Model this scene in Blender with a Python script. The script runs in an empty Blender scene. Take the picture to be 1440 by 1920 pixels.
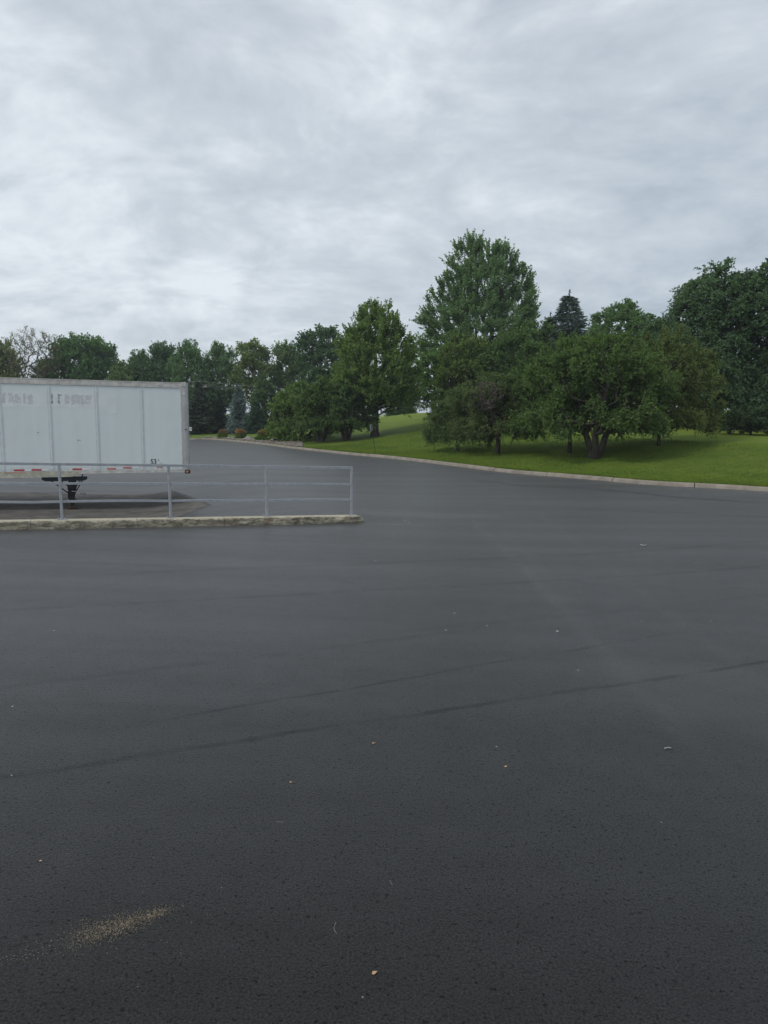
import bpy, bmesh, math, random
import numpy as np
from math import sin, cos, radians, pi, atan2
from mathutils import Vector, Matrix

scene = bpy.context.scene
C = scene.collection
# ------------------------------------------------------------------ camera
F_PX, PITCH, CAM_H = 1331.0, radians(8.0), 2.6
cam_d = bpy.data.cameras.new('camera')
cam = bpy.data.objects.new('camera', cam_d); C.objects.link(cam)
cam.location = (0, 0, CAM_H); cam.rotation_euler = (radians(90) - PITCH, 0, 0)
cam_d.sensor_fit = 'VERTICAL'; cam_d.sensor_height = 36.0; cam_d.lens = F_PX / 1920 * 36.0
cam_d.clip_start = 0.05; cam_d.clip_end = 5000
scene.camera = cam
# ------------------------------------------------------------------ view, sun, sky
scene.render.engine = 'CYCLES'
scene.view_settings.view_transform = 'Standard'; scene.view_settings.look = 'None'
scene.view_settings.gamma = 1.0; scene.view_settings.use_curve_mapping = False
scene.view_settings.exposure = 0.0
scene.cycles.max_bounces = 6; scene.cycles.diffuse_bounces = 3; scene.cycles.glossy_bounces = 2
scene.cycles.transmission_bounces = 3; scene.cycles.transparent_max_bounces = 4; scene.cycles.volume_bounces = 0
SUN_EL, SUN_AZ = radians(44), radians(-128)      # azimuth clockwise from +Y (negative: to the left)
sun_d = bpy.data.lights.new('sun', 'SUN'); sun_d.energy = 1.5; sun_d.angle = radians(14); sun_d.color = (1.0, 0.96, 0.9)
sun = bpy.data.objects.new('sun', sun_d); C.objects.link(sun)
sdir = Vector((sin(SUN_AZ) * cos(SUN_EL), cos(SUN_AZ) * cos(SUN_EL), sin(SUN_EL)))
sun.rotation_euler = sdir.to_track_quat('Z', 'Y').to_euler()

class NT:
    """small helper for node trees"""
    def __init__(s, nt): s.nt = nt
    def n(s, typ, ins=None, **kw):
        nd = s.nt.nodes.new(typ)
        for k, v in kw.items(): setattr(nd, k, v)
        for k, v in (ins or {}).items():
            sock = nd.inputs[k]
            if isinstance(v, bpy.types.NodeSocket): s.nt.links.new(v, sock)
            else: sock.default_value = v
        return nd
    def m(s, op, a, b=0.0, c=None, clamp=False):
        nd = s.nt.nodes.new('ShaderNodeMath'); nd.operation = op; nd.use_clamp = clamp
        for i, v in enumerate((a, b, c)):
            if v is None: continue
            if isinstance(v, bpy.types.NodeSocket): s.nt.links.new(v, nd.inputs[i])
            else: nd.inputs[i].default_value = v
        return nd.outputs[0]
    def rng(s, v, a, b, c=0.0, d=1.0, smooth=True):
        nd = s.n('ShaderNodeMapRange', {0: v, 1: a, 2: b, 3: c, 4: d})
        nd.interpolation_type = 'SMOOTHSTEP' if smooth else 'LINEAR'
        return nd.outputs[0]
    def mix(s, f, a, b, mode='MIX'):
        nd = s.nt.nodes.new('ShaderNodeMix'); nd.data_type = 'RGBA'; nd.blend_type = mode
        for k, v in ((0, f), (6, a), (7, b)):
            if isinstance(v, bpy.types.NodeSocket): s.nt.links.new(v, nd.inputs[k])
            else: nd.inputs[k].default_value = (tuple(v) + (1,))[:4] if isinstance(v, (tuple, list)) else v
        return nd.outputs[2]
    def noise(s, vec, scale, detail=3, rough=.55, dist=0.0):
        return s.n('ShaderNodeTexNoise', {'Vector': vec, 'Scale': scale, 'Detail': detail, 'Roughness': rough, 'Distortion': dist}).outputs[0]
    def bump(s, h, strength, distance, normal=None):
        ins = {'Height': h, 'Strength': strength, 'Distance': distance}
        if normal is not None: ins['Normal'] = normal
        return s.n('ShaderNodeBump', ins).outputs[0]

def new_mat(name):
    m = bpy.data.materials.new(name); m.use_nodes = True
    t = NT(m.node_tree); b = m.node_tree.nodes['Principled BSDF']
    return m, t, b
def setp(t, b, **kw):
    for k, v in kw.items():
        s = b.inputs[{'color': 'Base Color', 'rough': 'Roughness', 'metal': 'Metallic', 'normal': 'Normal', 'spec': 'Specular IOR Level'}[k]]
        if isinstance(v, bpy.types.NodeSocket): t.nt.links.new(v, s)
        else: s.default_value = (tuple(v) + (1,))[:4] if isinstance(v, (tuple, list)) else v
def simple(name, col, rough=.7, metal=0.0, var=.2, scale=6.0, spec=.5):
    m, t, b = new_mat(name)
    co = t.n('ShaderNodeTexCoord').outputs['Object']
    f = t.rng(t.noise(co, scale, 5), .3, .7)
    setp(t, b, color=t.mix(f, tuple(c * (1 - var) for c in col), tuple(min(1, c * (1 + var)) for c in col)), rough=rough, metal=metal, spec=spec)
    return m

world = bpy.data.worlds.new('World'); scene.world = world; world.use_nodes = True
w = NT(world.node_tree); world.node_tree.nodes.clear()
geo = w.n('ShaderNodeTexCoord').outputs['Generated']
sep = w.n('ShaderNodeSeparateXYZ', {0: geo})
dx, dy, dz = sep.outputs
zz = w.m('ADD', w.m('MAXIMUM', dz, 0.0), 0.30)
px_, py_ = w.m('DIVIDE', dx, zz), w.m('DIVIDE', dy, zz)
pv = w.n('ShaderNodeCombineXYZ', {0: px_, 1: py_, 2: 0.0}).outputs[0]
pv_s = w.n('ShaderNodeMapping', {'Vector': pv, 'Rotation': (0, 0, radians(14)), 'Scale': (1.25, 1.45, 1.0), 'Location': (3.3, 1.7, 0)}).outputs[0]
warp = w.n('ShaderNodeTexNoise', {'Vector': pv_s, 'Scale': 1.1, 'Detail': 2.0}).outputs[1]
wv = w.n('ShaderNodeVectorMath', {0: warp, 1: (0.5, 0.5, 0.5)}, operation='SUBTRACT').outputs[0]
wv = w.n('ShaderNodeVectorMath', {0: wv, 'Scale': 0.55}, operation='SCALE').outputs[0]
pw = w.n('ShaderNodeVectorMath', {0: pv_s, 1: wv}, operation='ADD').outputs[0]
n1 = w.noise(pw, 1.0, 4, .5)
n2 = w.noise(pw, 4.6, 7, .58)
n4 = w.noise(pw, 13.0, 4, .6)
n3 = w.noise(pv_s, 0.33, 1, .5)
val = w.m('ADD', w.m('MULTIPLY', n1, .36), w.m('ADD', w.m('MULTIPLY', n2, .42), w.m('ADD', w.m('MULTIPLY', n3, .14), w.m('MULTIPLY', n4, .13))))
val = w.rng(val, .31, .69, .07, .95, smooth=False)
# darker bank of cloud towards the right and low down, brighter thin cloud at left
side = w.rng(dx, -.35, .6, .10, -.04)
low = w.rng(dz, .02, .45, 0.0, .05)
hor_l = w.m('MULTIPLY', w.rng(dz, .0, .22, .12, 0), w.rng(dx, -.4, .25, 1, -.35))
def glow(x, y, z, s, a):
    v = Vector((x, y, z)).normalized()
    dt = w.n('ShaderNodeVectorMath', {0: geo, 1: tuple(v)}, operation='DOT_PRODUCT').outputs[1]
    return w.rng(dt, cos(s), 1.0, 0, a)
val = w.m('ADD', w.m('ADD', val, side), w.m('ADD', low, hor_l))
for gp, gs, ga in (((385, 535), .06, .20), ((395, 525), .18, .06), ((670, 225), .20, .20), ((20, 320), .22, .16), ((990, 360), .16, .10), ((1150, 520), .35, -.16)):
    a_, b_ = (gp[0] - 720) / F_PX, -(gp[1] - 960) / F_PX
    val = w.m('ADD', val, glow(a_, cos(PITCH) + b_ * sin(PITCH), -sin(PITCH) + b_ * cos(PITCH), gs, ga))
ramp = w.n('ShaderNodeValToRGB', {0: val}); cr = ramp.color_ramp
cr.elements[0].position = 0.0; cr.elements[0].color = (.370, .442, .515, 1)
cr.elements[1].position = 1.0; cr.elements[1].color = (.845, .905, .96, 1)
e = cr.elements.new(.35); e.color = (.505, .578, .652, 1)
e = cr.elements.new(.65); e.color = (.63, .695, .762, 1)
# a breath of mauve-grey high up
cl_col = w.mix(w.rng(dz, .25, .75, 0, .30), ramp.outputs[0], w.mix(1.0, ramp.outputs[0], (1.03, .97, 1.0), 'MULTIPLY'))
sky = w.n('ShaderNodeTexSky'); sky.sky_type = 'NISHITA'; sky.sun_disc = False
sky.sun_elevation = SUN_EL; sky.sun_rotation = SUN_AZ
bg1 = w.n('ShaderNodeBackground', {0: sky.outputs[0], 1: 0.08})
bg2 = w.n('ShaderNodeBackground', {0: cl_col, 1: 1.0})
mx = w.n('ShaderNodeMixShader', {0: 0.93, 1: bg1.outputs[0], 2: bg2.outputs[0]})
w.n('ShaderNodeOutputWorld', {0: mx.outputs[0]})

# ------------------------------------------------------------------ helpers
def ray(px, py):
    a, b = (px - 720) / F_PX, -(py - 960) / F_PX
    return Vector((a, cos(PITCH) + b * sin(PITCH), -sin(PITCH) + b * cos(PITCH)))
def at_y(px, py, Y):
    r = ray(px, py); return Vector((0, 0, CAM_H)) + r * (Y / r.y)
def at_ground(px, py, fn):
    r = ray(px, py); t = 1.0
    prev = t
    while t < 200:
        p = Vector((0, 0, CAM_H)) + r * t
        if p.z < fn(p.x, p.y): break
        prev = t; t *= 1.01
    for _ in range(30):
        m_ = (prev + t) / 2; p = Vector((0, 0, CAM_H)) + r * m_
        if p.z < fn(p.x, p.y): t = m_
        else: prev = m_
    return Vector((0, 0, CAM_H)) + r * t
def ss(x, a, b):
    t = np.clip((np.asarray(x, float) - a) / (b - a), 0, 1); return t * t * (3 - 2 * t)

def tag(o, label=None, cat=None, group=None, kind=None):
    if label: o['label'] = label
    if cat: o['category'] = cat
    if group: o['group'] = group
    if kind: o['kind'] = kind
    return o
def thing(name, label, cat, loc=(0, 0, 0), rz=0.0, group=None, kind=None):
    o = bpy.data.objects.new(name, None); C.objects.link(o)
    o.location = loc; o.rotation_euler = (0, 0, rz); o.empty_display_size = .3
    return tag(o, label, cat, group, kind)
def link(name, me, parent=None, mat=None):
    if mat is not None and not me.materials: me.materials.append(mat)
    o = bpy.data.objects.new(name, me); C.objects.link(o)
    if parent is not None: o.parent = parent
    return o
def np_mesh(name, V, Fs, mat=None, smooth=False, tint=None):
    V = np.asarray(V, np.float32); Fs = np.asarray(Fs, np.int32); k = Fs.shape[1]
    me = bpy.data.meshes.new(name)
    me.vertices.add(len(V)); me.vertices.foreach_set('co', V.ravel())
    me.loops.add(Fs.size); me.loops.foreach_set('vertex_index', Fs.ravel())
    me.polygons.add(len(Fs)); me.polygons.foreach_set('loop_start', np.arange(0, Fs.size, k, dtype=np.int32))
    me.update(calc_edges=True)
    if smooth: me.polygons.foreach_set('use_smooth', np.ones(len(Fs), bool))
    if tint is not None:
        a = me.attributes.new('tint', 'FLOAT', 'FACE'); a.data.foreach_set('value', np.asarray(tint, np.float32))
    if mat is not None: me.materials.append(mat)
    return me
class MB:
    def __init__(s): s.V = []; s.F = []
    def add(s, vs, fs):
        o = len(s.V); s.V += [tuple(v) for v in vs]; s.F += [tuple(i + o for i in f) for f in fs]; return s
    def box(s, a, b, M=None):
        x0, y0, z0 = a; x1, y1, z1 = b
        vs = [Vector(p) for p in ((x0, y0, z0), (x1, y0, z0), (x1, y1, z0), (x0, y1, z0), (x0, y0, z1), (x1, y0, z1), (x1, y1, z1), (x0, y1, z1))]
        if M: vs = [M @ v for v in vs]
        return s.add(vs, [(0, 3, 2, 1), (4, 5, 6, 7), (0, 1, 5, 4), (1, 2, 6, 5), (2, 3, 7, 6), (3, 0, 4, 7)])
    def bar(s, p, q, w_, h_=None, up=(0, 0, 1)):
        p, q = Vector(p), Vector(q); h_ = h_ or w_; d = (q - p); L = d.length; d.normalize()
        x = d.cross(Vector(up)); x = x.normalized() if x.length > 1e-4 else Vector((1, 0, 0)); y = x.cross(d)
        vs = [c + x * a * w_ / 2 + y * b * h_ / 2 for c in (p, q) for a, b in ((-1, -1), (1, -1), (1, 1), (-1, 1))]
        return s.add(vs, [(0, 1, 2, 3), (7, 6, 5, 4), (0, 4, 5, 1), (1, 5, 6, 2), (2, 6, 7, 3), (3, 7, 4, 0)])
    def tube(s, p, q, r, r2=None, n=10, caps=True):
        p, q = Vector(p), Vector(q); r2 = r if r2 is None else r2; d = (q - p).normalized()
        x = d.orthogonal().normalized(); y = d.cross(x)
        vs = [c + (x * cos(2 * pi * i / n) + y * sin(2 * pi * i / n)) * rr for c, rr in ((p, r), (q, r2)) for i in range(n)]
        fs = [(i, (i + 1) % n, n + (i + 1) % n, n + i) for i in range(n)]
        if caps: fs += [tuple(range(n))[::-1], tuple(range(n, 2 * n))]
        return s.add(vs, fs)
    def prism(s, pts, y0, y1):          # pts in x,z ; extruded along y
        n = len(pts)
        vs = [(x, y0, z) for x, z in pts] + [(x, y1, z) for x, z in pts]
        return s.add(vs, [tuple(range(n)), tuple(range(n, 2 * n))[::-1]] + [(i, i + n, (i + 1) % n + n, (i + 1) % n) for i in range(n)])
    def mesh(s, name, mat=None, bevel=0.0, smooth=False, seg=1):
        me = bpy.data.meshes.new(name); me.from_pydata(s.V, [], s.F)
        bm = bmesh.new(); bm.from_mesh(me)
        bmesh.ops.recalc_face_normals(bm, faces=bm.faces)
        if bevel: bmesh.ops.bevel(bm, geom=list(bm.edges), offset=bevel, segments=seg, affect='EDGES', clamp_overlap=True)
        if smooth:
            for f in bm.faces: f.smooth = True
        bm.to_mesh(me); bm.free()
        if mat: me.materials.append(mat)
        return me
    def build(s, name, mat, parent=None, **k): return link(name, s.mesh(name, mat, **k), parent)

# ------------------------------------------------------------------ terrain
def asphalt_z(x, y):
    x = np.asarray(x, float); y = np.asarray(y, float)
    u = .928 * x + .378 * y; v = -.378 * x + .928 * y
    a = (9 - u) / 1.0
    sp = np.where(a > 20, a, np.log1p(np.exp(np.minimum(a, 20))))
    z = .04 * np.minimum(sp, 16) * (1 - ss(y, 24, 46))
    z = z - .70 * ss(v, 14.98, 16.1) * (1 - ss(u, 1, 6)) * (1 - ss(v, 25, 38))
    return z
KERB_PX = [(398, 824.5), (484, 832.5), (545, 840.5), (640, 851), (740, 860.5), (850, 873.6), (950, 886), (1100, 898.6), (1234, 910), (1440, 921.7)]
kp = [at_ground(px, py, lambda x, y: 0.0).to_2d() for px, py in KERB_PX]
k0 = kp[0]
kp = [k0 + Vector(v) for v in ((-60, -9.5), (-36, -5.2), (-18, -2.3), (-9, -.9), (-4.5, -.15), (-1.7, .28))] + [k0 + Vector((-.1, .12))] + kp[1:]
kp += [Vector((20.5, 15.5)), Vector((27, 7)), Vector((36, -4)), Vector((48, -18))]
def catmull(P, step):
    out = []
    for i in range(len(P) - 1):
        p0, p1, p2, p3 = P[max(i - 1, 0)], P[i], P[i + 1], P[min(i + 2, len(P) - 1)]
        n = max(2, int((p2 - p1).length / step))
        for j in range(n):
            t = j / n
            out.append(.5 * ((2 * p1) + (p2 - p0) * t + (2 * p0 - 5 * p1 + 4 * p2 - p3) * t * t + (3 * p1 - p0 - 3 * p2 + p3) * t ** 3))
    out.append(P[-1].copy()); return out
def resample(P, step):
    L = [0.0]
    for a, b in zip(P, P[1:]): L.append(L[-1] + (b - a).length)
    s = np.arange(0, L[-1], step)
    return [Vector((float(np.interp(q, L, [p.x for p in P])), float(np.interp(q, L, [p.y for p in P])))) for q in s], L[-1]
kerb_fine, _ = resample(catmull(kp, .5), .61)
NK = len(kerb_fine)
K0 = Vector((13.1, 24.1)); KD = Vector((-.56, .83)).normalized(); KN = Vector((KD.y, -KD.x))
kt = np.array([(p - K0).dot(KD) for p in kerb_fine]); ks = np.array([(p - K0).dot(KN) for p in kerb_fine])
sel = [i for i, p in enumerate(kerb_fine) if p.x > -15.5]
o_ = np.argsort(kt[sel]); KT, KS = kt[sel][o_], ks[sel][o_]
def lawn_z(x, y):
    x = np.asarray(x, float); y = np.asarray(y, float)
    t = (x - K0.x) * KD.x + (y - K0.y) * KD.y; s = (x - K0.x) * KN.x + (y - K0.y) * KN.y
    s = s - np.interp(t, KT, KS)
    taper = 1 - ss(t, 47, 63)
    amp = 1.15 + .70 * ss(t, 10, 36)
    z = .145 + .02 * np.clip(s, 0, 6) + taper * (amp * ss(s, 1.5, 20) + .055 * np.clip(s - 14, 0, 14) * (-.2 + 1.2 * ss(t, 8, 34))) + .05 * np.sin(x * .31 + 1) * np.sin(y * .27) * ss(s, 2, 8)
    return z
def place(px, d, dz=0.0):
    """point on the lawn seen at column px, d metres in front"""
    x = (px - 720) / F_PX * (d * cos(PITCH) + .0)
    x = (px - 720) / F_PX * d * 1.005
    return Vector((x, d, float(lawn_z(x, d)) + dz))

# ------------------------------------------------------------------ materials
def asphalt_material():
    m, t, b = new_mat('asphalt')
    co = t.n('ShaderNodeTexCoord').outputs['Object']
    sp = t.n('ShaderNodeSeparateXYZ', {0: co}); X, Y, Z = sp.outputs
    flat = t.n('ShaderNodeCombineXYZ', {0: X, 1: Y, 2: 0.0}).outputs[0]
    grain = t.noise(flat, 95, 4, .65)
    vor = t.n('ShaderNodeTexVoronoi', {'Vector': flat, 'Scale': 75.0}, feature='F1').outputs[0]
    pits = t.rng(t.noise(flat, 42, 3, .62), .55, .68)
    pits2 = t.rng(t.noise(flat, 15, 4, .7), .60, .72)
    gl = [t.m('MULTIPLY', t.m('MULTIPLY', t.rng(grain, .3, .7, .60, 1.40), t.rng(pits, 0, 1, 1, .38)), t.rng(pits2, 0, 1, 1, .62))]
    blot = t.noise(flat, 3.2, 4, .6)
    big = t.noise(flat, .35, 3, .55)
    str_v = t.n('ShaderNodeMapping', {'Vector': flat, 'Rotation': (0, 0, radians(-20)), 'Scale': (.05, .75, 1)}).outputs[0]
    streak = t.noise(str_v, 1.4, 4, .55)
    base = t.mix(t.rng(grain, .25, .75), (.004, .004, .0042), (.017, .0168, .0168))
    base = t.mix(t.m('MULTIPLY', pits, .75), base, (.006, .0062, .007))
    base = t.mix(t.rng(t.n('ShaderNodeTexVoronoi', {'Vector': flat, 'Scale': 9.0, 'Randomness': 1.0}).outputs[0], .0, .035, .5, 0), base, (.13, .125, .12))
    gl[0] = t.m('MULTIPLY', gl[0], t.m('ADD', t.rng(streak, .3, .7, .94, 1.05), t.rng(blot, .3, .7, -.05, .05)))
    f = t.m('ADD', t.rng(streak, .3, .7, .84, 1.14), t.m('ADD', t.rng(big, .3, .7, -.12, .12), t.rng(blot, .3, .7, -.07, .07)))
    base = t.mix(1.0, base, t.n('ShaderNodeCombineXYZ', {0: f, 1: f, 2: f}).outputs[0], 'MULTIPLY')
    # paving seams : dark joints where two passes of the paver meet
    wob = t.m('MULTIPLY', t.m('SUBTRACT', t.noise(flat, .6, 3), .5), .22)
    wob2 = t.m('MULTIPLY', t.m('SUBTRACT', t.noise(flat, 7, 3), .5), .05)
    def line(p, q, width, strength, col, base):
        p, q = Vector(p), Vector(q); d = (q - p).normalized(); n_ = Vector((-d.y, d.x)); c = n_.dot(p)
        v = t.m('ADD', t.m('MULTIPLY', X, n_.x), t.m('MULTIPLY', Y, n_.y))
        v = t.m('ADD', t.m('ADD', v, -c), t.m('ADD', wob, wob2))
        al = t.m('ADD', t.m('MULTIPLY', X, d.x), t.m('MULTIPLY', Y, d.y)); a0, a1 = d.dot(p), d.dot(q)
        inside = t.m('MULTIPLY', t.rng(al, a0 - .4, a0 + .4), t.rng(al, a1 - .4, a1 + .4, 1, 0))
        msk = t.m('MULTIPLY', t.rng(t.m('ABSOLUTE', v), width * .2, width, 1, 0), inside)
        msk = t.m('MULTIPLY', msk, t.rng(t.noise(flat, 1.1, 5, .7), .38, .58, .15, 1))
        ms = t.m('MULTIPLY', msk, strength)
        gl[0] = t.m('MULTIPLY', gl[0], t.rng(ms, 0, 1, 1, .60 if col[0] < .02 else 1.22, False))
        return t.mix(ms, base, col)
    S = lambda a, b_: (at_ground(a[0], a[1], asphalt_z).to_2d(), at_ground(b_[0], b_[1], asphalt_z).to_2d())
    dark = (.007, .0072, .008)
    for a, b_, wd, st in (((-300, 1500), (1700, 1200), .050, 1.0), ((300, 1352), (1250, 1188), .035, .85), ((-100, 1150), (1440, 1060), .11, .55),
                          ((-100, 1300), (900, 1180), .09, .4), ((100, 1080), (1600, 1000), .14, .5), ((700, 1190), (1700, 1080), .12, .25),
                          ((900, 945), (1500, 972), .30, .5), ((420, 905), (560, 900), .25, .5)):
        p, q = S(a, b_); base = line(p, q, wd, st, dark, base)
    pale = (.040, .040, .039)
    for a, b_, wd, st in (((890, 975), (1330, 1420), .16, .20), ((1010, 960), (1440, 1290), .15, .14), ((940, 1000), (1180, 1260), .30, .12), ((380, 895), (475, 945), .1, .25)):
        p, q = S(a, b_); base = line(p, q, wd, st, pale, base)
    # dusty brown patches
    def patch(px, py, rx, ry, st, col, base, rot=-20):
        c = at_ground(px, py, asphalt_z)
        mp = t.n('ShaderNodeMapping', {'Vector': flat, 'Location': (-c.x, -c.y, 0)}).outputs[0]
        mp = t.n('ShaderNodeMapping', {'Vector': mp, 'Rotation': (0, 0, radians(rot)), 'Scale': (1 / rx, 1 / ry, 1)}).outputs[0]
        ln = t.n('ShaderNodeVectorMath', {0: mp}, operation='LENGTH').outputs[1]
        ln = t.m('ADD', ln, t.m('MULTIPLY', t.m('SUBTRACT', t.noise(flat, 1.3, 4), .5), 1.1))
        return t.mix(t.rng(ln, .25, 1.0, st, 0), base, col)
    brown = (.060, .049, .038)
    base = patch(800, 965, 3.4, .8, .5, brown, base)
    base = patch(740, 983, 1.2, .25, .45, (.085, .06, .04), base)
    base = patch(1120, 945, 4.0, 1.2, .35, (.05, .044, .039), base)
    base = patch(1290, 1290, 1.3, 1.2, .45, (.04, .036, .032), base)
    hgt = t.m('ADD', t.m('MULTIPLY', grain, .6), t.m('ADD', t.m('MULTIPLY', vor, .5), t.m('MULTIPLY', pits, -.5)))
    nrm = t.bump(hgt, .40, .004)
    rg = t.rng(streak, .3, .7, .42, .39)
    setp(t, b, color=base, rough=rg, normal=nrm, spec=t.m('MULTIPLY', gl[0], .30))
    t.nt.links.new(t.m('MULTIPLY', gl[0], .215), b.inputs['Sheen Weight']); b.inputs['Sheen Roughness'].default_value = .35; b.inputs['Sheen Tint'].default_value = (.98, .98, .975, 1); b.inputs['Specular Tint'].default_value = (.99, .99, .97, 1)
    return m
M_asph = asphalt_material()

def grass_material(name, blades=False):
    m, t, b = new_mat(name)
    co = t.n('ShaderNodeTexCoord').outputs['Object']
    sp = t.n('ShaderNodeSeparateXYZ', {0: co}); X, Y, Z = sp.outputs
    flat = t.n('ShaderNodeCombineXYZ', {0: X, 1: Y, 2: 0.0}).outputs[0]
    f1 = t.noise(flat, .35, 4, .6); f2 = t.noise(flat, 2.5, 4, .6); f3 = t.noise(flat, 22, 3, .7)
    col = t.mix(t.rng(f1, .3, .7), (.088, .155, .016), (.155, .222, .026))
    col = t.mix(t.rng(f2, .35, .75, 0, .6), col, (.150, .185, .035))
    col = t.mix(t.rng(t.noise(flat, .9, 5, .7), .62, .8, 0, .5), col, (.15, .15, .055))
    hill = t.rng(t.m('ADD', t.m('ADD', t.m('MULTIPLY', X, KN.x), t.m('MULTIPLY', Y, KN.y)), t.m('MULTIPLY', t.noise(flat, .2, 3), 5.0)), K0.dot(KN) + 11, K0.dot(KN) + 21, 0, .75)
    col = t.mix(hill, col, (.25, .32, .040))  # yellower grass uphill, also painted brighter for blade tips catching light
    # mown swaths running along the kerb
    sv = t.m('ADD', t.m('MULTIPLY', X, KN.x), t.m('MULTIPLY', Y, KN.y))
    sv = t.m('ADD', sv, t.m('MULTIPLY', t.noise(flat, .05, 1), 1.2))
    sw = t.m('SINE', t.m('MULTIPLY', sv, 2 * pi / 2.1))
    col = t.mix(t.rng(sw, -.8, .8, 0, .24), col, (.125, .215, .030))
    if not blades:
        col = t.mix(t.rng(f3, .3, .75, .35, 0), col, (.034, .062, .010))
        setp(t, b, normal=t.bump(t.m('ADD', f3, t.noise(flat, 70, 2)), .7, .05))
    setp(t, b, color=col, rough=.8, spec=.2)
    return m
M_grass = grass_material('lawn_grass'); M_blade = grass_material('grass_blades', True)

def leaf_material(name, trans=.34, spec=.14, rough=.58):
    m, t, b = new_mat(name)
    nt = m.node_tree
    oi = t.n('ShaderNodeObjectInfo'); at = t.n('ShaderNodeAttribute', attribute_name='tint').outputs['Fac']
    co = t.n('ShaderNodeTexCoord').outputs['Object']
    big = t.noise(co, .55, 2)
    f = t.m('ADD', t.rng(at, 0, 1, 1.0, 2.7, False), t.rng(big, .3, .7, -.2, .2))
    oc = t.mix(1.0, oi.outputs['Color'], (1.04, 1.06, .98), 'MULTIPLY')
    col = t.mix(1.0, oc, t.n('ShaderNodeCombineXYZ', {0: f, 1: f, 2: f}).outputs[0], 'MULTIPLY')
    col = t.mix(t.rng(at, .86, 1.0, 0, .55), col, t.mix(1.0, col, (1.5, 1.3, .55), 'MULTIPLY'))
    setp(t, b, color=col, rough=rough, spec=spec)
    tr = t.n('ShaderNodeBsdfTranslucent', {0: t.mix(1.0, col, (1.3, 1.5, .55), 'MULTIPLY')})
    mx = t.n('ShaderNodeMixShader', {0: trans, 1: b.outputs[0], 2: tr.outputs[0]})
    out = [n for n in nt.nodes if n.type == 'OUTPUT_MATERIAL'][0]
    nt.links.new(mx.outputs[0], out.inputs[0])
    return m
M_leaf = leaf_material('leaves'); M_needle = leaf_material('needles', .12, .2, .6)
def bark_material(name, c1, c2):
    m, t, b = new_mat(name)
    co = t.n('ShaderNodeTexCoord').outputs['Object']
    mp = t.n('ShaderNodeMapping', {'Vector': co, 'Scale': (1, 1, .22)}).outputs[0]
    f = t.noise(mp, 16, 5, .65)
    setp(t, b, color=t.mix(t.rng(f, .3, .7), c1, c2), rough=.9, spec=.15, normal=t.bump(f, .8, .03))
    return m
M_bark = bark_material('bark', (.030, .026, .022), (.095, .084, .070))
M_barkl = bark_material('pale_bark', (.10, .092, .080), (.22, .20, .175))

def concrete_material(name, c1, c2, moss=0.0, grain=30):
    m, t, b = new_mat(name)
    co = t.n('ShaderNodeTexCoord').outputs['Object']
    f = t.noise(co, 2.2, 6, .65); g = t.noise(co, grain, 4, .7)
    col = t.mix(t.rng(f, .3, .7), c1, c2)
    col = t.mix(t.rng(g, .35, .75, .35, 0), col, tuple(c * .45 for c in c1))
    col = t.mix(t.rng(t.noise(co, 5, 5, .7), .62, .75, 0, .5 + moss), col, tuple(c * .38 for c in c1))
    setp(t, b, color=col, rough=.88, spec=.2, normal=t.bump(t.m('ADD', g, f), .6, .012))
    return m
M_kerb = concrete_material('kerb_concrete', (.22, .195, .16), (.35, .315, .265))
M_pad = concrete_material('pad_concrete', (.10, .095, .086), (.17, .16, .145), grain=14)

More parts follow.
